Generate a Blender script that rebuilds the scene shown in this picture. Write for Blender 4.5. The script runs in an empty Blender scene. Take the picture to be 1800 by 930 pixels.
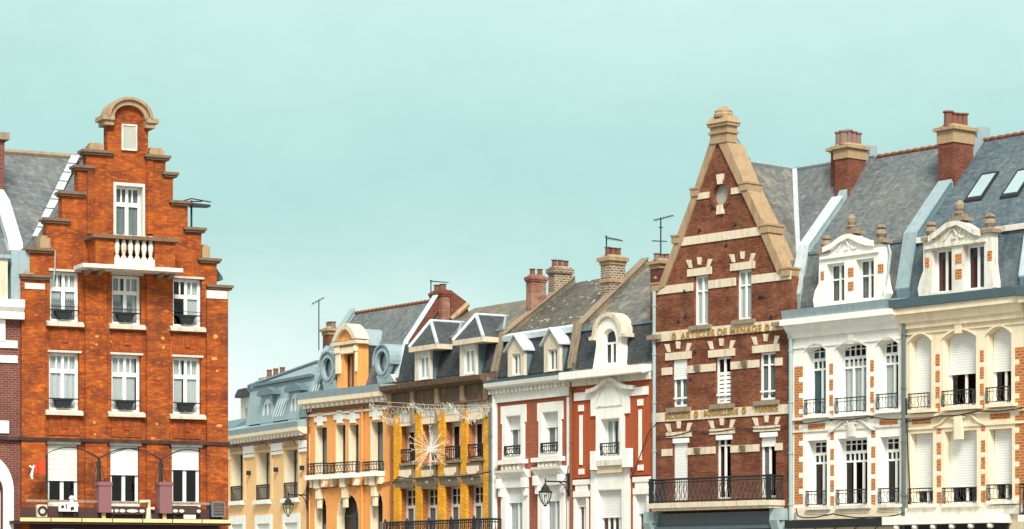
import bpy, bmesh, math, random
from mathutils import Vector, Matrix
R = math.radians
rnd = random.Random(7)
scene = bpy.context.scene
COL = scene.collection

# ------------------------------------------------------------------ camera
FPX, CX, HY, EYE = 4600.0, 900.0, 1020.0, 1.6      # lens in photo pixels, centre, horizon row, eye height
cam_d = bpy.data.cameras.new('camera'); cam = bpy.data.objects.new('camera', cam_d); COL.objects.link(cam)
cam.location = (0, 0, EYE); cam.rotation_euler = (R(90), 0, 0)
cam_d.sensor_width = 36; cam_d.lens = FPX / 1800 * 36
cam_d.shift_y = (HY - 465) / 1800
cam_d.clip_start = .5; cam_d.clip_end = 6000
scene.camera = cam

# ------------------------------------------------------------------ world
SUN_EL, SUN_AZ = 42, 6          # azimuth: degrees to the right of straight behind the camera
w = bpy.data.worlds.new('World'); scene.world = w; w.use_nodes = True
nt = w.node_tree; nt.nodes.clear()
out = nt.nodes.new('ShaderNodeOutputWorld'); bg = nt.nodes.new('ShaderNodeBackground')
sky = nt.nodes.new('ShaderNodeTexSky'); sky.sky_type = 'NISHITA'; sky.sun_disc = False
sky.sun_elevation = R(SUN_EL); sky.sun_rotation = R(180 - SUN_AZ); sky.air_density = 1.0; sky.dust_density = 3
tc = nt.nodes.new('ShaderNodeTexCoord'); sep = nt.nodes.new('ShaderNodeSeparateXYZ')
mp = nt.nodes.new('ShaderNodeMapping'); mp.inputs['Scale'].default_value = (3, 3, 6)
nz = nt.nodes.new('ShaderNodeTexNoise'); nz.inputs['Scale'].default_value = 1.6; nz.inputs['Detail'].default_value = 5; nz.inputs['Roughness'].default_value = .5
ma = nt.nodes.new('ShaderNodeMath'); ma.operation = 'MULTIPLY_ADD'; ma.inputs[1].default_value = .10; ma.inputs[2].default_value = -.05
ad = nt.nodes.new('ShaderNodeMath'); ad.operation = 'ADD'
rp = nt.nodes.new('ShaderNodeValToRGB'); cr = rp.color_ramp; cr.interpolation = 'B_SPLINE'
SK = [(0.0, (.80, .87, .84)), (.07, (.86, .93, .90)), (.096, (.70, .85, .80)), (.118, (.47, .70, .65)), (.15, (.385, .635, .585)), (.19, (.47, .72, .655)), (.25, (.60, .80, .735)), (1, (.80, .83, .82))]
while len(cr.elements) < len(SK): cr.elements.new(.5)
for e, (p, c) in zip(cr.elements, SK): e.position = p; e.color = (*c, 1)
SKYK = 2.48
mul = nt.nodes.new('ShaderNodeVectorMath'); mul.operation = 'SCALE'; mul.inputs['Scale'].default_value = SKYK
mixn = nt.nodes.new('ShaderNodeMix'); mixn.data_type = 'RGBA'; mixn.inputs[0].default_value = .96
L = nt.links.new
L(tc.outputs['Generated'], sep.inputs[0]); L(tc.outputs['Generated'], mp.inputs[0]); L(mp.outputs[0], nz.inputs[0])
L(nz.outputs[0], ma.inputs[0]); L(ma.outputs[0], ad.inputs[0]); L(sep.outputs[2], ad.inputs[1]); L(ad.outputs[0], rp.inputs[0])
L(rp.outputs[0], mul.inputs[0]); L(sky.outputs[0], mixn.inputs[6]); L(mul.outputs[0], mixn.inputs[7])
n2 = nt.nodes.new('ShaderNodeTexNoise'); n2.inputs['Scale'].default_value = 14; n2.inputs['Detail'].default_value = 6; n2.inputs['Roughness'].default_value = .62
mr = nt.nodes.new('ShaderNodeMapRange'); mr.inputs['From Min'].default_value = .3; mr.inputs['From Max'].default_value = .7; mr.inputs['To Min'].default_value = .98; mr.inputs['To Max'].default_value = 1.02
sc2 = nt.nodes.new('ShaderNodeVectorMath'); sc2.operation = 'SCALE'
L(mp.outputs[0], n2.inputs[0]); L(n2.outputs[0], mr.inputs['Value']); L(mixn.outputs[2], sc2.inputs[0]); L(mr.outputs[0], sc2.inputs['Scale'])
L(sc2.outputs[0], bg.inputs[0]); bg.inputs[1].default_value = .13; L(bg.outputs[0], out.inputs[0])

sd = bpy.data.lights.new('sun', 'SUN'); sd.energy = 1.5; sd.angle = R(20); sd.color = (1, .95, .87)
so = bpy.data.objects.new('sun', sd); COL.objects.link(so)
a, e_ = R(SUN_AZ), R(SUN_EL)
to_sun = Vector((math.sin(a) * math.cos(e_), -math.cos(a) * math.cos(e_), math.sin(e_)))
so.rotation_euler = to_sun.to_track_quat('Z', 'Y').to_euler(); so.location = (20, -20, 60)
scene.view_settings.view_transform = 'Standard'; scene.view_settings.look = 'None'
scene.view_settings.exposure = 1.78; scene.view_settings.gamma = 1; scene.view_settings.use_curve_mapping = False
scene.render.engine = 'CYCLES'
scene.cycles.max_bounces = 6; scene.cycles.transparent_max_bounces = 8

# ------------------------------------------------------------------ materials
def new_mat(name):
    m = bpy.data.materials.new(name); m.use_nodes = True; t = m.node_tree
    return m, t, t.nodes['Principled BSDF']
def coords(t):
    """flat wall coordinates: (x + y, z) in the object's own metres"""
    c = t.nodes.new('ShaderNodeTexCoord'); s = t.nodes.new('ShaderNodeSeparateXYZ'); t.links.new(c.outputs['Object'], s.inputs[0])
    a = t.nodes.new('ShaderNodeMath'); a.operation = 'ADD'; t.links.new(s.outputs[0], a.inputs[0]); t.links.new(s.outputs[1], a.inputs[1])
    k = t.nodes.new('ShaderNodeCombineXYZ'); t.links.new(a.outputs[0], k.inputs[0]); t.links.new(s.outputs[2], k.inputs[1])
    return c, k
def noise(t, vec, scale, stretch=(1, 1, 1), detail=5, rough=.6):
    mpn = t.nodes.new('ShaderNodeMapping'); mpn.inputs['Scale'].default_value = stretch; t.links.new(vec, mpn.inputs[0])
    n = t.nodes.new('ShaderNodeTexNoise'); n.inputs['Scale'].default_value = scale; n.inputs['Detail'].default_value = detail; n.inputs['Roughness'].default_value = rough
    t.links.new(mpn.outputs[0], n.inputs[0]); return n.outputs[0]
def ramp(t, fac, stops, interp='LINEAR'):
    r = t.nodes.new('ShaderNodeValToRGB'); r.color_ramp.interpolation = interp
    while len(r.color_ramp.elements) < len(stops): r.color_ramp.elements.new(.5)
    for e, (p, c) in zip(r.color_ramp.elements, stops):
        e.position = p; e.color = (*c, 1) if not isinstance(c, (int, float)) else (c, c, c, 1)
    t.links.new(fac, r.inputs[0]); return r.outputs[0]
def mix(t, fac, a, b, mode='MIX'):
    n = t.nodes.new('ShaderNodeMix'); n.data_type = 'RGBA'; n.blend_type = mode
    for s, v in ((0, fac), (6, a), (7, b)):
        if isinstance(v, (int, float)): n.inputs[s].default_value = v if s == 0 else (v, v, v, 1)
        elif isinstance(v, tuple): n.inputs[s].default_value = (*v, 1)
        else: t.links.new(v, n.inputs[s])
    return n.outputs[2]
def bump(t, b, h, strength=.3, dist=.02):
    n = t.nodes.new('ShaderNodeBump'); n.inputs['Strength'].default_value = strength; n.inputs['Distance'].default_value = dist
    t.links.new(h, n.inputs['Height']); t.links.new(n.outputs[0], b.inputs['Normal'])

def plain(name, c, rough=.75, var=.18, dirt=(.25, .2, .16), amt=.35, scale=1.4, metal=0, streak=True):
    m, t, b = new_mat(name); tcn, k = coords(t); v = tcn.outputs['Object']
    lo = tuple(x * (1 - var) for x in c); hi = tuple(min(1, x * (1 + var * .6)) for x in c)
    col = mix(t, noise(t, v, scale * 2.3), lo, hi)
    if amt > 0:
        n1 = ramp(t, noise(t, v, scale, (2.5, 2.5, .35) if streak else (1, 1, 1), 8, .68), [(.5, 0), (.72, 1)])
        f = t.nodes.new('ShaderNodeMath'); f.operation = 'MULTIPLY'; f.inputs[1].default_value = amt; t.links.new(n1, f.inputs[0])
        col = mix(t, f.outputs[0], col, dirt)
        if streak:
            n2 = ramp(t, noise(t, v, 1.0, (7, 7, 1.1), 6, .7), [(.56, 0), (.76, min(1, amt * .6))])
            col = mix(t, n2, col, tuple(x * .8 for x in dirt))
        n3 = ramp(t, noise(t, v, 11, (1, 1, 1), 6, .7), [(.58, 0), (.75, min(1, amt * .9))]); col = mix(t, n3, col, tuple(x * .7 for x in dirt))
    t.links.new(col, b.inputs['Base Color']); b.inputs['Roughness'].default_value = rough; b.inputs['Metallic'].default_value = metal
    b.inputs['Specular IOR Level'].default_value = .3
    bump(t, b, noise(t, v, 14), .25, .02)
    return m

def brick(name, c1, c2, mortar, patch=None, pamt=.6, bw=.22, bh=.075, ms=.012, pscale=.8, soot=.5, blotch=None):
    m, t, b = new_mat(name); tcn, k = coords(t); v = tcn.outputs['Object']
    bt = t.nodes.new('ShaderNodeTexBrick'); t.links.new(k.outputs[0], bt.inputs['Vector'])
    bt.inputs['Scale'].default_value = 1; bt.inputs['Brick Width'].default_value = bw; bt.inputs['Row Height'].default_value = bh
    bt.inputs['Mortar Size'].default_value = ms; bt.inputs['Mortar Smooth'].default_value = .2; bt.inputs['Bias'].default_value = -.1
    bt.inputs['Color1'].default_value = (*c1, 1); bt.inputs['Color2'].default_value = (*c2, 1); bt.inputs['Mortar'].default_value = (*mortar, 1)
    col = bt.outputs[0]
    if patch:
        f = ramp(t, noise(t, v, pscale, (1, 1, 2.6), 7, .62), [(.42, 0), (.62, pamt)])
        col = mix(t, f, col, patch)
        f2 = ramp(t, noise(t, v, 4.5, (1, 1, 3), 4), [(.52, 0), (.68, .55)])
        col = mix(t, f2, col, tuple(min(1, x * 1.6) for x in c2))
    if blotch:
        f = ramp(t, noise(t, v, 1.1, (1, 1, 1.4), 3, .5), [(.66, 0), (.69, .8)])
        col = mix(t, f, col, blotch)
    col = mix(t, ramp(t, noise(t, v, 1.0, (6, 6, .8), 6, .7), [(.55, 0), (.8, soot * .8)]), col, (.05, .028, .02))
    f = ramp(t, noise(t, v, .9, (1.3, 1.3, .6), 9, .7), [(.47, 0), (.72, soot)])
    col = mix(t, f, col, (.035, .02, .016))
    t.links.new(col, b.inputs['Base Color']); b.inputs['Roughness'].default_value = .85; b.inputs['Specular IOR Level'].default_value = .2
    bump(t, b, bt.outputs[1], -.35, .015)
    return m

def slate(name, c1, c2, lichen=(.3, .28, .2), lam=.4, row=.15, spots=False, moss=None):
    m, t, b = new_mat(name); tcn, k = coords(t); v = tcn.outputs['Object']
    bt = t.nodes.new('ShaderNodeTexBrick'); t.links.new(k.outputs[0], bt.inputs['Vector'])
    bt.inputs['Scale'].default_value = 1; bt.inputs['Brick Width'].default_value = .2; bt.inputs['Row Height'].default_value = row * .6
    bt.inputs['Mortar Size'].default_value = .0065; bt.inputs['Mortar Smooth'].default_value = .8; bt.inputs['Bias'].default_value = 0
    bt.inputs['Color1'].default_value = (*c1, 1); bt.inputs['Color2'].default_value = (*c2, 1); bt.inputs['Mortar'].default_value = (*(x * .35 for x in c1), 1)
    col = bt.outputs[0]
    f = ramp(t, noise(t, v, .55, (1, 1, .8), 8, .7), [(.44, 0), (.66, lam)])
    col = mix(t, f, col, lichen)
    col = mix(t, ramp(t, noise(t, v, .8, (2.2, 2.2, .5), 7, .7), [(.5, 0), (.68, .35)]), col, tuple(x * .5 for x in c1))
    col = mix(t, ramp(t, noise(t, v, 3.1, (1, 1, 1.6), 3, .6), [(.62, 0), (.68, .4)]), col, tuple(min(1, x * 1.8) for x in c2))
    f = ramp(t, noise(t, v, 5, (1, 1, .3), 4), [(.3, .72), (.7, 1.18)])
    col = mix(t, 1.0, col, f, 'MULTIPLY')
    if moss:
        f = ramp(t, noise(t, v, .9, (1, 1, .4), 6, .7), [(.5, 0), (.64, .75)]); col = mix(t, f, col, moss)
    if spots:
        f = ramp(t, noise(t, v, 4.2, (1, 1.2, 1.2), 2, .5), [(.665, 0), (.69, .9)]); col = mix(t, f, col, (.62, .56, .42))
    t.links.new(col, b.inputs['Base Color']); b.inputs['Roughness'].default_value = .62; b.inputs['Specular IOR Level'].default_value = .35
    bump(t, b, bt.outputs[1], -.5, .02)
    return m

def shutter_mat(name, c, lines=.09):
    m, t, b = new_mat(name); tcn, k = coords(t)
    wv = t.nodes.new('ShaderNodeTexWave'); wv.bands_direction = 'Z'; wv.inputs['Scale'].default_value = .314 / lines * 1.0; wv.inputs['Distortion'].default_value = 0
    t.links.new(tcn.outputs['Object'], wv.inputs[0])
    f = ramp(t, wv.outputs['Fac'], [(0, .72), (.16, 1)])
    col = mix(t, 1.0, mix(t, noise(t, tcn.outputs['Object'], 2, (1, 1, .4)), tuple(x * .9 for x in c), c), f, 'MULTIPLY')
    t.links.new(col, b.inputs['Base Color']); b.inputs['Roughness'].default_value = .5
    bump(t, b, wv.outputs['Fac'], .3, .01)
    return m

def glass_mat(name, tint, gl=1.0):
    m, t, b = new_mat(name); t.nodes.remove(b); o = t.nodes['Material Output']
    tr = t.nodes.new('ShaderNodeBsdfTransparent'); tr.inputs[0].default_value = (*tint, 1)
    g = t.nodes.new('ShaderNodeBsdfGlossy'); g.inputs['Roughness'].default_value = .04; g.inputs[0].default_value = (gl, gl, gl, 1)
    fr = t.nodes.new('ShaderNodeFresnel'); fr.inputs[0].default_value = 1.5; mx = t.nodes.new('ShaderNodeMixShader')
    c = t.nodes.new('ShaderNodeTexCoord'); bp = t.nodes.new('ShaderNodeBump'); bp.inputs['Strength'].default_value = .12; bp.inputs['Distance'].default_value = .05
    n = t.nodes.new('ShaderNodeTexNoise'); n.inputs['Scale'].default_value = 1.3; t.links.new(c.outputs['Object'], n.inputs[0]); t.links.new(n.outputs[0], bp.inputs['Height'])
    t.links.new(bp.outputs[0], g.inputs['Normal'])
    ge = t.nodes.new('ShaderNodeNewGeometry'); inv_ = t.nodes.new('ShaderNodeMath'); inv_.operation = 'SUBTRACT'; inv_.inputs[0].default_value = 1; t.links.new(ge.outputs['Backfacing'], inv_.inputs[1])
    fm = t.nodes.new('ShaderNodeMath'); fm.operation = 'MULTIPLY'; t.links.new(fr.outputs[0], fm.inputs[0]); t.links.new(inv_.outputs[0], fm.inputs[1])
    t.links.new(fm.outputs[0], mx.inputs[0]); t.links.new(tr.outputs[0], mx.inputs[1]); t.links.new(g.outputs[0], mx.inputs[2]); t.links.new(mx.outputs[0], o.inputs[0])
    return m

MT = dict(
    orange_brick=brick('orange_brick', (.35, .066, .010), (.48, .118, .014), (.22, .07, .03), (.15, .032, .014), .8, soot=.6, blotch=None, pscale=.9, ms=.008),
    dark_brick=brick('dark_brick', (.14, .035, .028), (.20, .055, .04), (.22, .14, .11), None),
    gable_brick=brick('gable_brick', (.145, .036, .017), (.28, .085, .036), (.20, .12, .075), (.095, .026, .015), .75, soot=.55),
    red_brick=brick('red_brick', (.29, .062, .03), (.38, .095, .042), (.36, .17, .11), None, soot=.4, ms=.01),
    quoin_brick=brick('quoin_brick', (.42, .10, .02), (.55, .17, .03), (.5, .3, .15), None, soot=.15, ms=.018, bh=.1, bw=.26),
    yellow_brick=brick('yellow_brick', (.84, .34, .014), (.88, .42, .03), (.50, .24, .03), (.50, .19, .03), .5, soot=.12, bh=.1, ms=.012),
    chimney_brick=brick('chimney_brick', (.12, .028, .018), (.20, .055, .026), (.2, .11, .08), (.10, .025, .018), .5),
    old_chimney_brick=brick('old_chimney_brick', (.24, .06, .035), (.15, .035, .022), (.25, .16, .12), (.42, .28, .2), .6, soot=.4, ms=.016),
    pale_chimney_brick=brick('pale_chimney_brick', (.27, .17, .10), (.10, .055, .035), (.42, .36, .28), None, bh=.1, bw=.24, ms=.02),
    white=plain('white_render', (.90, .87, .80), amt=.3, dirt=(.50, .42, .32)),
    white_dirty=plain('weathered_white_stone', (.76, .71, .62), amt=.75, dirt=(.30, .23, .16), scale=1.9),
    cream=plain('cream_stone', (.87, .73, .53), amt=.45, dirt=(.62, .38, .17)),
    stone=plain('buff_stone', (.40, .27, .155), amt=.75, dirt=(.16, .10, .065), scale=2.2),
    grey_stone=plain('grey_stone', (.30, .23, .16), amt=.8, dirt=(.07, .055, .045), scale=3),
    band=plain('pale_band_stone', (.72, .61, .46), amt=.65, dirt=(.33, .23, .14), scale=2.2),
    peach=plain('peach_render', (.88, .54, .25), amt=.25, dirt=(.62, .30, .09)),
    orange=plain('orange_render', (.84, .355, .10), amt=.4, dirt=(.55, .22, .06)),
    red=plain('red_render', (.42, .09, .027), amt=.6, dirt=(.26, .04, .018), scale=2),
    brown_wood=plain('weathered_brown_wood', (.13, .08, .05), amt=.75, dirt=(.36, .22, .10), scale=2.2),
    sill_stone=plain('sill_stone', (.62, .54, .44), amt=.6, dirt=(.25, .18, .12), scale=2.5),
    zinc=plain('zinc', (.33, .42, .44), .45, amt=.6, dirt=(.17, .25, .27), metal=.15, scale=2),
    zinc_pale=plain('pale_zinc', (.60, .67, .68), .45, amt=.6, dirt=(.26, .33, .35), metal=.1, scale=2),
    zinc_dark=plain('dark_zinc', (.13, .20, .23), .5, amt=.35, dirt=(.28, .34, .35), metal=.1),
    slate_grey=slate('grey_slate', (.105, .122, .13), (.165, .178, .182), (.25, .23, .18), .35),
    slate_blue=slate('blue_grey_slate', (.065, .10, .12), (.12, .155, .17), (.17, .20, .19)),
    slate_dark=slate('dark_slate', (.028, .034, .040), (.06, .066, .07), (.10, .10, .09), .35),
    slate_spot=slate('lichen_spotted_slate', (.075, .07, .06), (.12, .11, .09), (.17, .14, .09), .5, spots=True),
    slate_moss=slate('mossy_brown_slate', (.10, .092, .075), (.17, .155, .125), (.24, .17, .10), .6, moss=(.26, .185, .10)),
    slate_worn=slate('worn_pale_slate', (.13, .13, .12), (.21, .205, .185), (.07, .065, .055), .7, moss=(.28, .25, .18)),
    tile=plain('red_ridge_tile', (.26, .09, .05), amt=.8, dirt=(.09, .05, .04), scale=3),
    pot=plain('terracotta_pot', (.19, .08, .055), amt=.8, dirt=(.12, .06, .05)),
    pot_grey=plain('sooty_pot', (.24, .15, .12), amt=.6, dirt=(.10, .08, .08)),
    frame=plain('white_window_paint', (.85, .85, .82), .45, .06, amt=.12, dirt=(.5, .47, .4)),
    frame_dark=plain('dark_window_paint', (.045, .045, .05), .45, .1, amt=0),
    iron=plain('black_iron', (.022, .024, .026), .5, .2, amt=0),
    grey_paint=plain('grey_shop_paint', (.13, .16, .18), .5, amt=.3, dirt=(.14, .16, .17)),
    pipe=plain('pale_downpipe', (.36, .46, .46), .5, amt=.3, dirt=(.2, .24, .24)),
    pipe_dark=plain('dark_downpipe', (.10, .13, .13), .5, amt=.2),
    pipe_brown=plain('brown_downpipe', (.22, .08, .04), .5, amt=.2),
    shutter=shutter_mat('roller_shutter', (.82, .81, .77)),
    shutter_old=shutter_mat('worn_roller_shutter', (.78, .74, .66), .17),
    curtain=plain('net_curtain', (.47, .49, .48), .9, .12, amt=0),
    curtain_dim=plain('grey_curtain', (.16, .18, .18), .9, .2, amt=0),
    curtain_red=plain('dark_red_curtain', (.075, .014, .016), .9, .2, amt=0),
    curtain_teal=plain('dark_teal_curtain', (.012, .075, .09), .9, .2, amt=0),
    room=plain('room_shade_black', (.012, .014, .017), 1, .2, amt=0),  # near-black colour stands in for the shade inside the rooms
    glass=glass_mat('window_glass', (.95, .97, .97), .75), glass_bright=glass_mat('skylight_glass', (.5, .6, .6), 1.0),
    mauve=plain('mauve_paint', (.24, .105, .11), .5, .08, amt=.15, dirt=(.2, .08, .08)),
    gold=plain('gilded_letters', (.40, .235, .06), .5, .25, amt=.7, dirt=(.22, .14, .05), streak=False, scale=5),
    lights=plain('white_light_tubing', (.66, .64, .54), .4, .1, amt=0),
    red_cloth=plain('red_cloth', (.62, .07, .02), .9, .3, amt=.3, dirt=(.3, .02, .01)),
    paving=plain('square_paving', (.25, .24, .22), .85, .2, amt=.5, scale=.3, dirt=(.12, .11, .10), streak=False),
    soil_green=plain('dark_planter', (.02, .024, .026), .7, .3, amt=0),
    panel_brick=brick('panel_brick', (.34, .065, .014), (.44, .10, .014), (.20, .05, .02), (.22, .04, .014), .6, bw=.075, bh=.24, soot=.5),
    iron_brick=plain('sooty_moulding', (.045, .022, .018), amt=.2), patch=plain('ochre_plaster', (.62, .30, .06), amt=.2),
    cap_stone=plain('weathered_cap_stone', (.19, .12, .075), amt=.6, dirt=(.07, .05, .04)), plaque=plain('grey_plaque', (.42, .42, .36), amt=.3),
    canopy_dark=plain('dark_canopy', (.07, .035, .03), amt=.4, dirt=(.03, .02, .02)), edge_yellow=plain('pale_yellow_edge', (.80, .60, .28), amt=.3),
    sky_pane=plain('skylight_reflection_tint', (.36, .46, .47), .12, .05, amt=0),  # pale aqua colour paints the sky's reflection onto the pane
    lamp_glass=glass_mat('lamp_glass', (.93, .96, .95), 1.0),
)

# ------------------------------------------------------------------ mesh builder
class MB:
    def __init__(s): s.v = []; s.f = []
    def add(s, vs, fs):
        n = len(s.v); s.v += vs; s.f += [tuple(n + i for i in f) for f in fs]; return s
    def box(s, u0, u1, d0, d1, z0, z1):
        vs = [(u, -d, z) for z in (z0, z1) for d in (d0, d1) for u in (u0, u1)]
        return s.add(vs, [(0, 1, 3, 2), (4, 6, 7, 5), (0, 4, 5, 1), (2, 3, 7, 6), (0, 2, 6, 4), (1, 5, 7, 3)])
    def prism(s, poly, d0, d1):
        n = len(poly); vs = [(u, -d0, z) for u, z in poly] + [(u, -d1, z) for u, z in poly]
        return s.add(vs, [tuple(range(n)), tuple(range(2 * n - 1, n - 1, -1))] + [(i, (i + 1) % n, n + (i + 1) % n, n + i) for i in range(n)])
    def prof(s, poly, u0, u1):
        n = len(poly); vs = [(u0, -d, z) for d, z in poly] + [(u1, -d, z) for d, z in poly]
        return s.add(vs, [tuple(range(n)), tuple(range(2 * n - 1, n - 1, -1))] + [(i, (i + 1) % n, n + (i + 1) % n, n + i) for i in range(n)])
    def hexa(s, bottom, top):
        """bottom and top: 4 points each (u, d, z)"""
        vs = [(u, -d, z) for u, d, z in bottom + top]
        return s.add(vs, [(3, 2, 1, 0), (4, 5, 6, 7)] + [(i, (i + 1) % 4, 4 + (i + 1) % 4, 4 + i) for i in range(4)])
    def tube(s, pts, r, n=6):
        P = [Vector((u, -d, z)) for u, d, z in pts]
        rings = []
        for i, p in enumerate(P):
            tdir = (P[min(i + 1, len(P) - 1)] - P[max(i - 1, 0)]).normalized()
            up = Vector((0, 0, 1)) if abs(tdir.z) < .9 else Vector((1, 0, 0))
            x = tdir.cross(up).normalized(); y = tdir.cross(x).normalized()
            rr = r[i] if isinstance(r, (list, tuple)) else r
            rings.append([tuple(p + (x * math.cos(2 * math.pi * k / n) + y * math.sin(2 * math.pi * k / n)) * rr) for k in range(n)])
        vs = [q for g in rings for q in g]; fs = []
        for i in range(len(P) - 1):
            for k in range(n): fs.append((i * n + k, i * n + (k + 1) % n, (i + 1) * n + (k + 1) % n, (i + 1) * n + k))
        fs += [tuple(range(n)), tuple(range(len(vs) - 1, len(vs) - n - 1, -1))]
        return s.add(vs, fs)
    def lathe(s, u, d, z, prof, n=12):
        vs = [(u + r * math.cos(2 * math.pi * k / n), -d + r * math.sin(2 * math.pi * k / n), z + h) for r, h in prof for k in range(n)]
        fs = [(i * n + k, i * n + (k + 1) % n, (i + 1) * n + (k + 1) % n, (i + 1) * n + k) for i in range(len(prof) - 1) for k in range(n)]
        fs += [tuple(range(n)), tuple(range(len(vs) - 1, len(vs) - n - 1, -1))]
        return s.add(vs, fs)
    def plate(s, outer, holes, d0, d1):
        c = bpy.data.curves.new('t', 'CURVE'); c.dimensions = '2D'; c.fill_mode = 'BOTH'; c.extrude = abs(d1 - d0) / 2
        for poly in [outer] + holes:
            sp = c.splines.new('POLY'); sp.points.add(len(poly) - 1); sp.use_cyclic_u = True
            for p, (x, y) in zip(sp.points, poly): p.co = (x, y, 0, 1)
        o = bpy.data.objects.new('t', c); COL.objects.link(o)
        dg = bpy.context.evaluated_depsgraph_get(); m = bpy.data.meshes.new_from_object(o.evaluated_get(dg))
        dm = (d0 + d1) / 2
        s.add([(v.co.x, -(dm + v.co.z), v.co.y) for v in m.vertices], [tuple(p.vertices) for p in m.polygons])
        bpy.data.objects.remove(o); bpy.data.curves.remove(c); bpy.data.meshes.remove(m)
        return s
    def islands(s, name, mat, parent, label):
        p = list(range(len(s.v)))
        def find(i):
            while p[i] != i: p[i] = p[p[i]]; i = p[i]
            return i
        for f in s.f:
            for j in f[1:]: p[find(j)] = find(f[0])
        grp = {}
        for f in s.f: grp.setdefault(find(f[0]), []).append(f)
        o = None
        for fs in grp.values():
            ids = sorted({i for f in fs for i in f}); mp_ = {i: k for k, i in enumerate(ids)}; m = MB()
            m.v = [s.v[i] for i in ids]; m.f = [tuple(mp_[i] for i in f) for f in fs]; o = m.build(name, mat, parent, label)
        return o
    def build(s, name, mat, parent=None, label=None, smooth=False, origin=None, split=False):
        if split: return s.islands(name, mat, parent, label)
        me = bpy.data.meshes.new(name)
        o0 = Vector(origin) if origin else Vector((0, 0, 0))
        me.from_pydata([tuple(Vector(v) - o0) for v in s.v], [], s.f); me.update()
        bm = bmesh.new(); bm.from_mesh(me); bmesh.ops.remove_doubles(bm, verts=bm.verts, dist=.0004)
        bmesh.ops.recalc_face_normals(bm, faces=bm.faces); bm.to_mesh(me); bm.free()
        me.materials.append(MT[mat]); o = bpy.data.objects.new(name, me); COL.objects.link(o)
        if smooth:
            for p in me.polygons: p.use_smooth = True
        if parent: o.parent = parent
        if label: o['label'] = label
        return o

def tag(o, label, cat, group=None, kind=None):
    if label: o['label'] = label
    if cat: o['category'] = cat
    if group: o['group'] = group
    if kind: o['kind'] = kind
    return o

def arch_pts(u0, u1, zs, h, kind='seg', n=10, rev=False):
    pts = []
    for i in range(n + 1):
        q = -1 + 2 * i / n; u = (u0 + u1) / 2 + q * (u1 - u0) / 2
        pts.append((u, zs + h * ((1 - q * q) if kind == 'seg' else math.sqrt(max(0, 1 - q * q)))))
    return pts[::-1]
def opening(u0, u1, z0, z1, h=0, kind='seg'):
    """z1 = crown height"""
    if h <= 0: return [(u0, z0), (u1, z0), (u1, z1), (u0, z1)]
    return [(u0, z0), (u1, z0)] + arch_pts(u0, u1, z1 - h, h, kind)
def rect(u0, u1, z0, z1): return [(u0, z0), (u1, z0), (u1, z1), (u0, z1)]
def ring(cu, cz, ru, rz, n=28, a0=0, a1=360):
    return [(cu + ru * math.cos(R(a0 + (a1 - a0) * i / n)), cz + rz * math.sin(R(a0 + (a1 - a0) * i / n))) for i in range(n + (0 if a1 - a0 == 360 else 1))]

# ------------------------------------------------------------------ a house and its facade frame
class House:
    """local frame: u along the facade (left to right), d outwards, z up; metres.  Surveyed from the photo's sight lines onto real planes."""
    def __init__(s, name, label, cat, xl, xr, xvp, Zl):
        s.Zl, s.xvp, s.xl, s.xr = Zl, xvp, xl, xr
        s.A = Vector(((xl - CX) / FPX * Zl, Zl))
        v = Vector(((xvp - CX) / FPX, 1)).normalized()
        s.t = v if xvp > CX else -v
        s.n = Vector((s.t.y, -s.t.x))
        s.e = tag(bpy.data.objects.new(name, None), label, cat); COL.objects.link(s.e)
        s.e.location = (s.A.x, s.A.y, 0); s.e.rotation_euler = (0, 0, math.atan2(s.t.y, s.t.x))
        s.W = s.u(xr); s.Zr = s.depth(xr); s.holes = []; s.kids = {}
    def _hit(s, px, d):
        k = (px - CX) / FPX; o = s.A + s.n * d           # (o + t u).x = k (o + t u).y
        return (k * o.y - o.x) / (s.t.x - k * s.t.y), o
    def u(s, px, d=0): return s._hit(px, d)[0]
    def depth(s, px, d=0): u, o = s._hit(px, d); return (o + s.t * u).y
    def z(s, px, py, d=0): return EYE + (HY - py) * s.depth(px, d) / FPX
    def side(s, px, py, u):
        """(d, z) of the point seen at px, py on the cross plane u"""
        k = (px - CX) / FPX; o = s.A + s.t * u; d = (k * o.y - o.x) / (s.n.x - k * s.n.y)
        return d, EYE + (HY - py) * (o.y + s.n.y * d) / FPX
    def world(s, u, d, z): p = s.A + s.t * u + s.n * d; return Vector((p.x, p.y, z))
    def pb(s, mb, x0, x1, yt, yb, d0, d1, ref=None):
        """box whose front face fills the given pixel box on plane d1"""
        xm = ref if ref is not None else (x0 + x1) / 2
        return mb.box(s.u(x0, d1), s.u(x1, d1), d0, d1, s.z(xm, yb, d1), s.z(xm, yt, d1))
    def band(s, mb, p_top, p_bot, d0, d1, u0=0, u1=None):
        return mb.box(u0, s.W if u1 is None else u1, d0, d1, s.z(*p_bot, d1), s.z(*p_top, d1))
    def P(s, pts, d=0): return [(s.u(x, d), s.z(x, y, d)) for x, y in pts]
    def hole(s, *a, **k): s.holes.append(opening(*a, **k))

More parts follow.
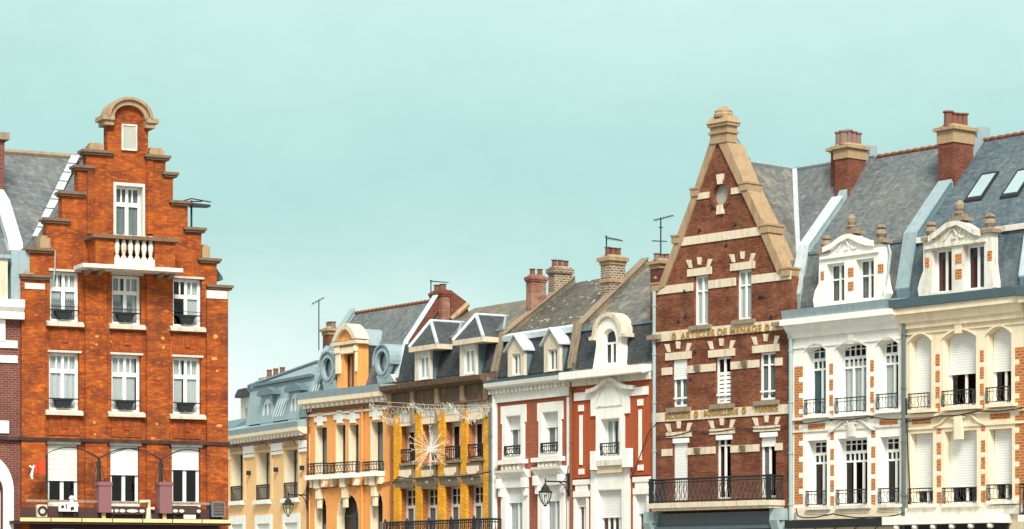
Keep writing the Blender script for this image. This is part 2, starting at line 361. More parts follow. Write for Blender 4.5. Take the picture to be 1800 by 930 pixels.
def window(H, x0, x1, yt, yb, h=0, kind='seg', rows=None, recess=.22, shutter=None, sh_mat='shutter', curtain=None, fmat='frame', cut=True,
           d=0, fw=.085, bar=.05, name='window', mull=2, transom=None, glass='glass', xm=None, parent=None, liner=None):
    """x0..x1, yt..yb: opening in the photo on plane d.  transom / shutter are photo rows."""
    xm = xm or (x0 + x1) / 2
    u0, u1 = H.u(x0, d), H.u(x1, d); z1, z0 = H.z(xm, yt, d), H.z(xm, yb, d)
    return window_m(H, u0, u1, z0, z1, h, kind, rows, recess, None if shutter is None else H.z(xm, shutter, d), sh_mat, curtain, fmat, cut, d, fw, bar, name, mull,
                    None if transom is None else H.z(xm, transom, d), glass, parent, liner)
def window_m(H, u0, u1, z0, z1, h=0, kind='seg', rows=None, recess=.22, shutter=None, sh_mat='shutter', curtain=None, fmat='frame', cut=True,
             d=0, fw=.085, bar=.05, name='window', mull=2, transom=None, glass='glass', parent=None, liner=None):
    if cut: H.holes.append(opening(u0, u1, z0, z1, h, kind))
    df = d - recess
    if rows is None:
        rows = [(z0, z1, mull)] if transom is None else [(z0, transom - .03, mull), (transom + .03, z1, mull)]
    top = (lambda u: z1) if h <= 0 else (lambda u: z1 - h + h * ((1 - q * q) if kind == 'seg' else math.sqrt(max(0, 1 - q * q))) if abs(q := (u - (u0 + u1) / 2) / ((u1 - u0) / 2)) <= 1 else z1 - h)
    cells = []
    for i, rw in enumerate(rows):
        za, zb, nc = rw[:3]; bw = rw[3] if len(rw) > 3 else bar
        za_ = za + (fw if i == 0 or rw is rows[0] else 0); last = abs(zb - z1) < .02
        wc = (u1 - u0 - 2 * fw) / nc
        for c in range(nc):
            a = u0 + fw + c * wc + (bw if c > 0 else 0); b = u0 + fw + (c + 1) * wc - (bw if c < nc - 1 else 0)
            if last and h > 0:
                k = 5; tp = [(a + (b - a) * j / k, max(za_ + .05, top(a + (b - a) * j / k) - fw)) for j in range(k + 1)][::-1]
                cells.append([(a, za_), (b, za_)] + tp)
            else: cells.append(rect(a, b, za_, zb - (fw if last else 0)))
    o = MB().plate(opening(u0, u1, z0, z1, h, kind), cells, df - .05, df).build('window_frame' if parent else name, fmat, parent or H.e)
    if parent: frame, o = o, parent
    MB().prism(opening(u0 + .01, u1 - .01, z0 + .01, z1 - .01, h, kind), df - .035, df - .025).build('pane', glass, o)
    liner = liner or getattr(H, 'liner', None)
    if liner and cut:
        MB().plate(opening(u0 - .001, u1 + .001, z0 - .001, z1 + .001, h, kind), [opening(u0 + .025, u1 - .025, z0 + .025, z1 - .025, h, kind)], df + .001, d - .006).build('reveal', liner, o)
    if shutter is not None and shutter < z1 - .05:
        MB().prism(opening(u0 + .02, u1 - .02, shutter, z1 - .004, h, kind), df + .015, df + .055).build('roller_shutter', sh_mat, o)
        MB().box(u0 + .02, u1 - .02, df + .01, df + .065, shutter - .04, shutter).build('shutter_rail', 'frame', o)
    if curtain:
        mat, fa, fb = curtain; cv = []; n = 24
        for side in fa:
            a = u0 + (u1 - u0) * side[0]; b = u0 + (u1 - u0) * side[1]; m = MB()
            vs = []; ph = rnd.random() * 6
            for j in range(n + 1):
                uu = a + (b - a) * j / n; y = .07 + .018 * math.sin(j * 1.55 + ph) - df
                vs += [(uu, y, z0 + .03), (uu, y, z0 + (z1 - z0) * fb - h * .7)]
            m.add(vs, [(2 * j, 2 * j + 2, 2 * j + 3, 2 * j + 1) for j in range(n)])
            m.build('curtain', mat, o)
    return o

def sill(H, x0, x1, yt, yb, parent, mat='white', d=.14, name='sill'):
    return H.pb(MB(), x0, x1, yt, yb, -.2, d).build(name, mat, parent)

def railing(H, u0, u1, z0, z1, d, parent, mat='iron', sp=.13, dep=0, curly=True, name='railing', r=.012):
    m = MB()
    segs = [((u0, d), (u1, d))]
    if dep: segs += [((u0, d - dep), (u0, d)), ((u1, d), (u1, d - dep))]
    for (a, da), (b, db) in segs:
        m.tube([(a, da, z1), (b, db, z1)], r * 1.8, 4); m.tube([(a, da, z0 + .06), (b, db, z0 + .06)], r * 1.3, 4)
        m.tube([(a, da, z1 - .12), (b, db, z1 - .12)], r, 4)
        Ln = math.hypot(b - a, db - da); n = max(2, int(Ln / sp)); h = z1 - z0
        for i in range(n + 1):
            f = i / n; uu = a + (b - a) * f; dd = da + (db - da) * f
            if curly and 0 < i < n:
                sgn = 1 if i % 2 else -1; k = .032 * sgn
                ua = (b - a) / Ln * k; ud = (db - da) / Ln * k
                m.tube([(uu - ua, dd - ud, z0), (uu + ua, dd + ud, z0 + h * .3), (uu - ua * .6, dd - ud * .6, z0 + h * .6), (uu + ua * .4, dd + ud * .4, z1)], r, 4)
                if i % 2: m.tube([(uu + ua * 1.6, dd, z0 + h * .2), (uu - ua * .4, dd + .02, z0 + h * .5), (uu + ua * 1.8, dd, z0 + h * .8)], r * .8, 4)
            else: m.tube([(uu, dd, z0), (uu, dd, z1)], r * 1.3, 4)
    return m.build(name, mat, parent)

def wall(H, mat, ztop, zmid=4.0, ground=True, outline=None, lower='grey_paint', thick=.42, u1=None, split=True):
    u1 = H.W if u1 is None else u1
    poly = outline or rect(0, u1, 0, ztop)
    if ground:
        n = max(1, int(round(u1 / 3.4))); wd = u1 / n
        for i in range(n):
            a, b = wd * i + .45, wd * (i + 1) - .45; z0, z1 = .55, 2.75
            H.holes.append(rect(a, b, z0, z1))
            o = MB().plate(rect(a, b, z0, z1), [rect(a + .08, (a + b) / 2 - .03, z0 + .08, z1 - .08), rect((a + b) / 2 + .03, b - .08, z0 + .08, z1 - .08)], -.25, -.19).build('shop_window', 'frame_dark', H.e)
            MB().box(a + .02, b - .02, -.235, -.225, z0 + .02, z1 - .02).build('pane', 'glass', o)
    o = MB().plate(poly, H.holes, -thick, 0).build('wall', mat, H.e)
    ze = ztop if not outline else min(p[1] for p in outline if p[1] > 1)
    MB().box(.12, u1 - .12, -2.6, -2.5, .1, ze - .3).build('room_shade_partition', 'room', H.e)  # near-black partition, its colour stands for the unlit depth behind the windows
    for a_ in (.004, u1 - .104): MB().box(a_, a_ + .1, -3.2, -thick + .001, 0, ze - .35).build('side_wall', mat if mat.endswith('brick') else 'dark_brick', H.e)
    return o

def roof(H, pts, mat, ridge_mat=None, u0=0, u1=None, back=True, name='roof', base_u=0):
    """pts: photo pixels of the front roof line on the cross plane base_u"""
    u1 = H.W if u1 is None else u1
    prof = [H.side(x, y, base_u) for x, y in pts]
    d0, z0 = prof[0]; dr, zr = prof[-1]
    poly = [(d0, z0 - .4)] + prof + [(2 * dr - d0, z0 - .4)]
    o = MB().prof(poly, u0, u1).build(name, mat, H.e)
    MB().box(u0 + .1, u1 - .1, 2 * dr - d0, -3, 0, z0 - .39).build('rear_building', 'dark_brick', H.e)
    if ridge_mat:
        m = MB(); n = max(4, int((u1 - u0) / .35))
        for i in range(n):
            a = u0 + (u1 - u0) * i / n; b = u0 + (u1 - u0) * (i + 1) / n - .01
            m.tube([(a, dr, zr + .02), (a + .05, dr, zr + .04), (b, dr, zr + .01)], [.07, .085, .065], 8)
        m.build('ridge_tiles', ridge_mat, o)
    H.prof = prof
    return o

def parapet(H, prof, mat, u0, u1, h=.3, cap='zinc_pale', n0=0, n1=None):
    pr = prof[n0:n1]
    m = MB(); low = [(d, z - .5) for d, z in pr]; up = [(d + .05, z + h) for d, z in pr]
    m.prof(low + up[::-1], u0, u1); o = m.build('party_wall', mat, H.e)
    c = MB(); c.prof([(d + .05, z + h + .002) for d, z in pr] + [(d + .07, z + h + .05) for d, z in pr][::-1], u0 - .05, u1 + .05)
    c.build('coping', cap, o); return o

def chimney(H, u0, u1, xf, xb, yt, yb, npots, mat='chimney_brick', cap='stone', pot='pot', potpx=None, caph=.5, refu=None, label=None, band=False, pot_r=.13, slab=.12, oh=.14):
    """xf / xb: photo columns of its front and rear right-hand corners on plane u1; yt: top row of the brick at the front corner"""
    d1, zt = H.side(xf, yt, u1); d0, _ = H.side(xb, yt, u1); _, zb = H.side(xf, yb, u1); zb -= 2.2
    if d0 > d1: d0, d1 = d1, d0
    o = MB().box(u0, u1, d0, d1, zb, zt - caph).build('chimney', mat, H.e, label)
    c = MB(); c.box(u0 - .04, u1 + .04, d0 - .04, d1 + .04, zt - caph, zt - slab); c.box(u0 - oh, u1 + oh, d0 - oh, d1 + oh, zt - slab, zt)
    c.hexa([(u0 - .04, d0 - .04, zt), (u1 + .04, d0 - .04, zt), (u1 + .04, d1 + .04, zt), (u0 - .04, d1 + .04, zt)], [(u0 + .1, d0 + .1, zt + .12), (u1 - .1, d0 + .1, zt + .12), (u1 - .1, d1 - .1, zt + .12), (u0 + .1, d1 - .1, zt + .12)])
    if band: MB().box(u0 - .06, u1 + .06, d0 - .06, d1 + .06, zt - caph - .75, zt - caph - .62).build('chimney_band', cap, o)
    c.build('chimney_cap', cap, o)
    ph = .75 if potpx is None else abs(H.side(xf, potpx, u1)[1] - zt)
    along_d = (d1 - d0) > (u1 - u0)
    for i in range(npots):
        f = (i + .5) / npots
        uu, dd = ((u0 + u1) / 2, d0 + (d1 - d0) * f) if along_d else (u0 + (u1 - u0) * f, (d0 + d1) / 2)
        k = rnd.uniform(.92, 1.05)
        MB().lathe(uu, dd, zt + .05, [(pot_r * 1.05, 0), (pot_r * .92, ph * .15 * k), (pot_r * .85, ph * .88 * k), (pot_r * 1.12, ph * .9 * k), (pot_r * 1.12, ph * k), (pot_r * .7, ph * k), (pot_r * .7, ph * .8 * k)], 10).build('chimney_pot', pot, o, smooth=False)
    return o, (u0, u1, d0, d1, zt)

def dentils(H, pt, pb_, d0, d1, mat, parent, sp=.32, w=.14, u0=0, u1=None):
    u1 = H.W if u1 is None else u1; m = MB(); n = int((u1 - u0) / sp); zt, zb = H.z(*pt, d1), H.z(*pb_, d1)
    for i in range(n): m.box(u0 + (i + .5) * (u1 - u0) / n - w / 2, u0 + (i + .5) * (u1 - u0) / n + w / 2, d0, d1, zb, zt)
    return m.build('dentils', mat, parent)

def pipe(H, px, yt, yb, mat, d=.1, r=.055, name='downpipe', u=None):
    uu = H.u(px, d) if u is None else u; zt = H.z(px, yt, d); zb = 0.05 if yb is None else H.z(px, yb, d)
    m = MB().tube([(uu, d, zb), (uu, d, zt)], r, 8)
    z = zt - .6
    while z > zb + .3: m.tube([(uu, d, z), (uu, d, z + .06)], r * 1.35, 8); z -= 1.9
    return m.build(name, mat, H.e)

def cable(H, pts, d=.06, r=.018, name='cable', mat='iron'):
    P = [(H.u(x, d), d, H.z(x, y, d)) for x, y in pts]; Q = []
    for a, b in zip(P, P[1:]):
        for i in range(6):
            f = i / 6; Q.append((a[0] + (b[0] - a[0]) * f, d, a[2] + (b[2] - a[2]) * f - .10 * math.sin(math.pi * f) * min(1, abs(b[0] - a[0]) / 3)))
    Q.append(P[-1]); return MB().tube(Q, r, 5).build(name, mat, H.e)

def text(H, body, x0, x1, ymid_pt, hgt_px, d, mat, parent, name='lettering', extrude=.02):
    c = bpy.data.curves.new('t', 'FONT'); c.body = body; c.extrude = extrude; c.offset = .012; c.space_character = 1.12
    o = bpy.data.objects.new('t', c); COL.objects.link(o)
    dg = bpy.context.evaluated_depsgraph_get(); m = bpy.data.meshes.new_from_object(o.evaluated_get(dg))
    xs = [v.co.x for v in m.vertices]; ys = [v.co.y for v in m.vertices]
    u0, u1 = H.u(x0, d), H.u(x1, d); zc = H.z(*ymid_pt, d); hh = hgt_px * H.depth((x0 + x1) / 2, d) / FPX
    sx = (u1 - u0) / (max(xs) - min(xs)); sy = hh / (max(ys) - min(ys))
    mb = MB(); mb.add([(u0 + (v.co.x - min(xs)) * sx, -(d + v.co.z), zc - hh / 2 + (v.co.y - min(ys)) * sy) for v in m.vertices], [tuple(p.vertices) for p in m.polygons])
    bpy.data.objects.remove(o); bpy.data.curves.remove(c); bpy.data.meshes.remove(m)
    return mb.build(name, mat, parent)

# ================================================================== the ground
g = MB().box(-400, 400, -900, 60, -.3, 0).build('ground', 'paving'); g['kind'] = 'structure'

FULL = [(0.0, 1.0)]; SIDES = [(0.0, .42), (.58, 1.0)]; LEFT = [(0, .4)]; RIGHT = [(.6, 1)]
def fan(H, x0, x1, y, parent_mb, d=.035, hpx=15, spread=.5):
    """three wedge stones above a lintel whose top middle is at row y"""
    xm = (x0 + x1) / 2; wpx = (x1 - x0)
    for k in (-1, 0, 1):
        xc = xm + k * wpx * .36; top = y - hpx - (4 if k == 0 else 0); bot = y - 1 - (5 if k == 0 else 0)
        sh = k * 4.0
        yy = -.055 * (xc - xm)
        p = [(xc - 2.6, bot + yy), (xc + 2.6, bot + yy), (xc + 4.2 + sh, top + yy), (xc - 4.2 + sh, top + yy)]
        parent_mb.prism(H.P(p, d), 0, d)

# ================================================================== R6: brown brick gabled house with lettering
H = House('gabled_brick_house', 'dark brown brick house with pointed stone-edged gable, gold lettered bands and long iron balcony', 'house', 1147, 1391, -3100, 102.9)
W = H.W; uc = H.u(1266)
outl = [(0, 0), (W, 0)] + H.P([(1391, 486), (1382, 481), (1346, 401), (1311, 326), (1280, 250), (1251, 252), (1221, 338), (1190, 421), (1160, 504), (1147, 507)])
ringo = ring(H.u(1267.5), H.z(1267.5, 342), (H.u(1281.5) - H.u(1254)) / 2, (H.u(1281.5) - H.u(1254)) / 2)
H.holes.append(ringo)
hw = []
# upper storey windows
for x0, x1, yt, yb, dy in ((1219.7, 1245, 484, 572, 0), (1295, 1321, 474, 562, 0)):
    o = window(H, x0, x1, yt, yb, transom=yt + 27, curtain=('curtain', FULL, .98), recess=.12)
    sill(H, x0 - 10, x1 + 3, yb - .5, yb + 7, o, 'grey_stone'); hw.append((o, x0 - 12, x1 + 5, yt - 13, yt))
# second storey
W2 = [(1182.7, 1208, 632, 715, 665, None), (1258, 1284.7, 627, 709, None, 655), (1335, 1363, 619, 703, None, 641)]
for i, (x0, x1, yt, yb, sh, tr) in enumerate(W2):
    o = window(H, x0, x1, yt, yb, shutter=sh, transom=tr, recess=.1, curtain=('curtain_dim', SIDES, .95) if i != 1 else None)
    if i == 1: # white inside louvres
        u0, u1 = H.u(x0 + 3), H.u(x1 - 2); z0, z1 = H.z(x0, yb) + .1, H.z(x0, 657); m = MB(); z = z0
        while z < z1: m.box(u0, u1, -.125, -.11, z, z + .12); z += .16
        m.build('blind', 'frame', o)
    u0, u1 = H.u(x0 - 2.5), H.u(x1 + 1); zr = H.z(x0, yb - 13)
    MB().box(u0 + .02, u1, -.06, -.03, zr, zr + .06).build('guard_bar', 'frame', o)
    sill(H, x0 - 12, x1 + 3, yb + 1, yb + 9, o, 'grey_stone'); hw.append((o, x0 - 13.5, x1 + 6, yt - 13, yt))
# balcony storey
W1 = [(1184, 1208.7, 770.6, 880, 900, None), (1259.8, 1284.5, 765, 878, 770, 783), (1337, 1364, 760, 875, 783, None)]
for i, (x0, x1, yt, yb, sh, tr) in enumerate(W1):
    o = window(H, x0, x1, yt, yb, shutter=sh if i != 0 else 880, transom=tr, recess=.1, curtain=('curtain_dim', LEFT, .95) if i == 2 else None)
    H.pb(MB(), x0 - 1.5, x1 + 1, yt, yt + 8, -.1, .06).build('shutter_box', 'frame', o)
    hw.append((o, x0 - 13.5, x1 + 6, yt - 11.5, yt - 2))
wl = wall(H, 'gable_brick', 0, outline=outl)
for o, x0, x1, ya, yb in hw:
    H.pb(MB(), x0, x1, ya, yb, 0, .05).build('lintel', 'band', o); m = MB(); fan(H, x0, x1, ya, m); m.build('voussoir', 'band', o, split=True)
bd = MB()
for a_, b_ in ((1147.3, 1219), (1246, 1294), (1322, 1391)): bd.box(max(0, H.u(a_)), min(W, H.u(b_)), 0, .04, H.z(1151, 519), H.z(1151, 505))
def lband(xa, ya, yb, xb, d=.04):   # thin stone band between two columns, rows given at its left end
    zt, zb = H.z(xa, ya, d), H.z(xa, yb, d); bd.box(H.u(xa, d), H.u(xb, d), 0, d, zb, zt)
bd.box(0, W, 0, .045, H.z(1168, 600), H.z(1168, 583)); bd.box(0, W, 0, .045, H.z(1151, 742.5), H.z(1151, 726.5))
za, zb = H.z(1190, 434), H.z(1190, 421)
bd.prism([(H.u(1186), zb - .28), (H.u(1352), zb - .28), (H.u(1343), zb + .04), (H.u(1190), zb + .04)], 0, .04)
zb = H.z(1222, 341); cu = H.u(1267.5); rr = (H.u(1281.5) - H.u(1254)) / 2
bd.box(H.u(1221), cu - rr * 1.35, 0, .04, zb - .24, zb); bd.box(cu + rr * 1.35, H.u(1314), 0, .04, zb - .24, zb)
for xs in (((1164, 1182), (1208.5, 1258), (1285, 1335), (1363, 1376)),):
    for a, b in xs:
        zt = H.z(1164, 647); bd.box(H.u(a), H.u(b), 0, .04, zt - .29, zt); zt = H.z(1164, 790); bd.box(H.u(a), H.u(b), 0, .04, zt - .27, zt)
bd.build('stone_band', 'band', wl, split=True)
co = MB()
for x, za_ in ((1228, 647), (1311, 647), (1228, 790), (1308, 790)):
    zt = H.z(1164, za_) - .02; u = H.u(x); co.hexa([(u - .12, 0, zt - .3), (u + .12, 0, zt - .3), (u + .12, .06, zt - .25), (u - .12, .06, zt - .25)], [(u - .16, 0, zt), (u + .16, 0, zt), (u + .16, .16, zt), (u - .16, .16, zt)])
co.build('corbel', 'grey_stone', wl, split=True)
# small putlog / anchor plates
m = MB()
for x, y in ((1206, 555), (1336, 520), (1193, 564), (1277, 430), (1293, 393), (1230, 404), (1356, 556), (1222, 617), (1253, 365), (1341, 521), (1204, 511), (1214, 666)):
    u, z = H.u(x), H.z(x, y); m.lathe(u, 0, z - .08, [(.03, 0), (.075, .03), (.07, .1), (.03, .13)], 7)
m.build('wall_anchor', 'iron', wl, split=True)
# oculus
zc = H.z(1267.5, 342)
oc = MB().plate(ring(cu, zc, rr * 1.36, rr * 1.36), [ring(cu, zc, rr * .99, rr * .99)], 0, .05).build('round_opening', 'gable_brick', H.e)
MB().lathe(0, 0, 0, [(.001, 0), (.002, .001)], 6)
MB().prism(ring(cu, zc, rr, rr), -.2, -.16).build('stone_infill', 'plaque', oc)
m = MB(); m.prism([(cu - .12, zc + rr * .95), (cu + .12, zc + rr * .95), (cu + .19, zc + rr * 1.85), (cu - .19, zc + rr * 1.85)], 0, .09); m.prism([(cu - .19, zc - rr * 1.8), (cu + .19, zc - rr * 1.8), (cu + .14, zc - rr * .95), (cu - .14, zc - rr * .95)], 0, .09)
m.build('keystone', 'band', oc, split=True)
# copings
Lo = H.P([(1149, 508), (1160, 501), (1189, 423), (1221, 337), (1250, 250)]); Li = H.P([(1162, 508), (1171, 503), (1202, 422), (1231, 336), (1262, 250)])
Ro = H.P([(1280.5, 249), (1312, 325), (1348, 400), (1383, 481)]); Ri = H.P([(1264, 250), (1300, 326), (1335, 401), (1369, 481)])
cp = MB()
for o_, i_ in ((Lo, Li), (Ro, Ri)):
    for a, b, c_, d_ in zip(o_, o_[1:], i_, i_[1:]): cp.prism([a, b, d_, c_], -.8, .08)
for (x, y, wpx, hpx) in ((1154, 505, 12, 14), (1190, 421, 12, 12), (1223, 338, 12, 12), (1310, 328, 13, 12), (1347, 402, 14, 14), (1383, 478, 14, 16)):
    u, z = H.u(x), H.z(x, y); k = .5 * wpx / 33; cp.box(u - k, u + k, -.72, .13, z - .16, z + .12); cp.box(u - k - .04, u + k + .04, -.76, .16, z + .1, z + .17)
cp.build('gable_coping', 'stone', H.e)
ap = MB(); u0, u1 = H.u(1252), H.u(1282); zt = H.z(1266, 222)
ap.box(u0, u1, -.42, .12, H.z(1266, 252), zt); ap.box(u0 - .06, u1 + .06, -.48, .18, zt - .30, zt - .22)
ap.box(u0 - .08, u1 + .08, -.5, .2, zt - .02, zt + .1); ap.hexa([(u0 - .12, -.54, zt + .1), (u1 + .12, -.54, zt + .1), (u1 + .12, .25, zt + .1), (u0 - .12, .25, zt + .1)], [(u0 + .05, -.4, zt + .38), (u1 - .05, -.4, zt + .38), (u1 - .05, .08, zt + .38), (u0 + .05, .08, zt + .38)])
um = (u0 + u1) / 2; ap.lathe(um, -.16, zt + .34, [(.36, 0), (.38, .1), (.33, .17), (.34, .24), (.24, .33), (.1, .42), (.02, .45)], 14)
ap.build('gable_finial', 'stone', H.e)
wd, wz = H.side(1322, 287, uc); MB().tube([(H.u(1280), -.3, H.z(1285, 232)), (uc, wd, wz)], .018, 4).build('stay_wire', 'iron', H.e)
# ball ends beside the gable feet
m = MB()
for x, y in ((1160, 470), (1384, 452)):
    d, z = -.9, H.z(x, y, -.9); u = H.u(x, -.9); m.lathe(u, d, z - .55, [(.22, 0), (.3, .1), (.2, .25), (.12, .75), (.02, 1.0)], 8)
m.build('pinnacle', 'stone', H.e, split=True)
# lettering
lt = 'gold'
text(H, 'ARTICLES DE MENAGE', 1197, 1339, (1268, 583.5), 12.5, .05, lt, wl, extrude=.03)
text(H, 'BROSSERIE', 1170, 1214, (1192, 730.5), 10, .05, lt, wl, extrude=.03)
text(H, 'BOISSELLERIE', 1238, 1298, (1268, 724.5), 10, .05, lt, wl, extrude=.03)
text(H, 'VANNERIE', 1327, 1368, (1347, 718.5), 10, .05, lt, wl, extrude=.03)
m = MB()
for x, y in ((1187, 591), (1351, 575.5), (1226, 728), (1310, 721)):
    m.plate(ring(H.u(x), H.z(x, y), .11, .14, 14), [ring(H.u(x), H.z(x, y), .045, .07, 12)], .04, .09)
m.build('lettering_dot', 'gold', wl, split=True)
# balcony
bz1, bz0 = H.z(1141, 885, .85), H.z(1141, 894, .85); ba, bb = H.u(1141, .85), H.u(1352, .85)
b = MB().box(ba, bb, -.1, .85, bz0, bz1); b.box(ba + .06, bb - .06, -.1, .78, bz0 - .1, bz0); bo = b.build('balcony', 'band', H.e)
railing(H, ba + .06, bb - .06, bz1, H.z(1148, 844, .8), .8, bo, sp=.12, dep=.75, r=.02)
m = MB()
for u in (ba + .06, bb - .06): m.box(u - .07, u + .07, .72, .86, bz1, H.z(1148, 844, .8) + .05)
m.build('railing_post', 'iron', bo, split=True)
# shop front
m = MB(); m.box(.55, W - .75, 0, .22, 3.0, bz0 - .2); m.box(.4, W - .6, 0, .34, 3.55, 3.68); m.box(.4, W - .6, 0, .3, 2.9, 3.02); fa = m.build('shop_fascia', 'grey_paint', H.e)
m = MB()
for a in (0.02, W - .62): m.box(a, a + .5, 0, .32, 0, bz0 - .15); m.box(a - .02, a + .54, 0, .5, bz0 - .55, bz0 - .12); m.hexa([(a + .08, 0, bz0 - 1.3), (a + .42, 0, bz0 - 1.3), (a + .42, .35, bz0 - 1.2), (a + .08, .35, bz0 - 1.2)], [(a + .05, 0, bz0 - .55), (a + .45, 0, bz0 - .55), (a + .45, .62, bz0 - .55), (a + .05, .62, bz0 - .55)])
m.build('shop_pilaster', 'pipe', H.e, split=True)
pipe(H, 1150, 512, None, 'pipe', .12, .07); pipe(H, 1390, 590, None, 'pipe', .12, .075)
MB().box(-.05, .55, .03, .3, H.z(1151, 598), H.z(1151, 590)).build('gutter_ledge', 'grey_stone', H.e)
MB().box(W - .75, W + .1, .03, .3, H.z(1385, 573), H.z(1385, 566)).build('gutter_ledge', 'grey_stone', H.e)
cable(H, [(1153, 768), (1215, 758), (1300, 752), (1391, 747)])
# roofs behind the gable
dA, zr = H.side(1322, 287, uc); dB, zB = H.side(1394, 298, uc); zr = (zr + zB) / 2; ze = H.z(1391, 500)
rf = MB().prism([(0.05, ze), (uc, zr), (W - .02, ze + .3), (W - .02, ze - .4), (0.05, ze - .4)], -16, -.5).build('roof', 'slate_worn', H.e)
MB().prof([(-.5, ze - .41), (-.5, ze + .28), (dB, zr - .01), (2 * dB + .5, ze - .41)], uc + .2, W + .55).build('cross_roof', 'slate_grey', rf)
MB().tube([(uc, -.8, zr + .03), (uc, dB, zr + .03)], .09, 6).build('ridge_flashing', 'zinc', rf)
MB().tube([(uc, dB, zr + .02), (W + .55, dB, zr + .02)], .09, 6).build('ridge_flashing', 'zinc', rf)
k0, k1 = Vector((uc + .1, dB, zr + .02)), Vector((W - .1, -.55, ze + .42)); s_ = Vector((.12, 0, 0))
MB().hexa([tuple(k0 - s_), tuple(k0 + s_), tuple(k1 + s_), tuple(k1 - s_)], [tuple(v + Vector((0, .03, .07))) for v in (k0 - s_, k0 + s_, k1 + s_, k1 - s_)]).build('valley_flashing', 'zinc_pale', rf)
MB().box(.1, W - .1, -15.9, -3, 0, ze - .41).build('rear_building', 'dark_brick', H.e)
R6 = H

# ================================================================== R7: white stone house
def ornate_dormer(H, face, wins, holes_px, bricks, ped, finial, urns, mat, ucut, cheek, curtains, ztop_y, label=None):
    hs = [H.P([(x0, yb), (x1, yb), (x1, yt), (x0, yt)]) for x0, x1, yt, yb in wins]
    # keep the openings true rectangles
    hs = [rect(h[0][0], h[1][0], (h[0][1] + h[1][1]) / 2, (h[2][1] + h[3][1]) / 2) for h in hs]
    dm = MB().plate(H.P(face), hs, -.3, .06).build('dormer', mat, H.e, label)
    for h, cu_ in zip(hs, curtains): window_m(H, h[0][0], h[1][0], h[0][1], h[2][1], cut=False, recess=.2, parent=dm, curtain=cu_[0], rows=cu_[1](h) if cu_[1] else None, fw=.07)
    u0, u1 = ucut; zt = H.z(*ztop_y); zb = H.z(face[0][0], face[0][1])
    MB().prism([(u0, zb), (u1, zb), (u1, zt), ((u0 + u1) / 2, zt + .5), (u0, zt)], -2.6, -.31).build('dormer_body', cheek, dm)
    m = MB()
    for x0, x1, ya, yb in bricks: H.pb(m, x0, x1, ya, yb, .05, .075)
    m.build('brick_inset', 'quoin_brick', dm, split=True)
    # pediment mouldings
    P = H.P(ped); m = MB()
    for a, b in zip(P, P[1:]): m.prism([(a[0], a[1] - .16), (b[0], b[1] - .16), (b[0], b[1] + .04), (a[0], a[1] + .04)], -.2, .2)
    zl = P[0][1] - .3; m.box(P[0][0] - .2, P[-1][0] + .2, -.1, .14, zl - .1, zl)
    uf = H.u(finial[0]); [m.tube([(uf + sg * (.62 - .42 * k / 8) + sg * .0, .1, zl + .16 + .34 * math.sin(k / 8 * 1.5)) for k in range(9)] + [(uf + sg * (.2 - .13 * math.sin(k * .8)), .1, zl + .38 - .12 * (1 - math.cos(k * .8))) for k in range(1, 6)], .035, 5) for sg in (-1, 1)]
    m.build('pediment', mat, dm)
    uf, zf = H.u(finial[0]), H.z(finial[0], finial[1]); m = MB()
    m.box(uf - .38, uf + .38, -.3, .2, zf - .04, zf + .07); m.box(uf - .22, uf + .22, -.2, .13, zf + .07, zf + .2)
    m.lathe(uf, 0, zf + .19, [(.17, 0), (.2, .05), (.12, .1), (.17, .2), (.19, .34), (.13, .44), (.04, .5)], 10)
    m.build('dormer_finial', 'grey_stone', dm)
    for x, y in urns:
        uf, zf = H.u(x), H.z(x, y); m = MB(); m.box(uf - .3, uf + .3, -.3, .16, zf - .05, zf + .08)
        m.lathe(uf, -.06, zf + .08, [(.17, 0), (.13, .06), (.22, .2), (.19, .32), (.11, .38), (.2, .42), (.2, .5), (.08, .54)], 10)
        m.build('dormer_urn', 'grey_stone', dm)
    return dm

def scroll(m, u0, z0):
    for sg in (-1, 1):
        P = [(u0 + sg * (1.15 - .85 * k / 12), .07, z0 - .1 + .40 * (1 - math.cos(math.pi * k / 12)) / 2) for k in range(13)] + [(u0 + sg * (.26 - .1 * math.sin(k * .9)), .09, z0 + .22 + .08 * math.cos(k * .9)) for k in range(1, 5)]
        m.tube(P, .038, 5)
def strips(H, cols, mat='quoin_brick', d=.012):
    m = MB()
    for x0, x1, ivs in cols:
        for ya, yb in ivs: H.pb(m, x0, x1, ya, yb, 0, d)
    return m
H = House('white_stone_house', 'white stone house with orange brick quoins and white double dormer beside the brown gabled house', 'house', 1391, 1585, -2800, 97.3)
W = H.W; R7 = H
c1, c2 = 580, 5.168
def Y1(v): return 580 + v / 5.168
def Y2(v): return 750 + v / 5.168
uw = []
def r7rows(n):
    def f(z0, z1, cut=.72):
        h = z1 - z0; a = z0 + h * .645; b = z0 + h * .675; c = z0 + h * .775; e = z0 + h * .82; mid = (e + z1) / 2
        return [(z0, a, n, .05), (b, c, n * 2 if n > 1 else 2, .03), (e, mid, n * 2 - 1 if n == 3 else 3, .02), (mid + .03, z1, n * 2 - 1 if n == 3 else 3, .02)]
    return f
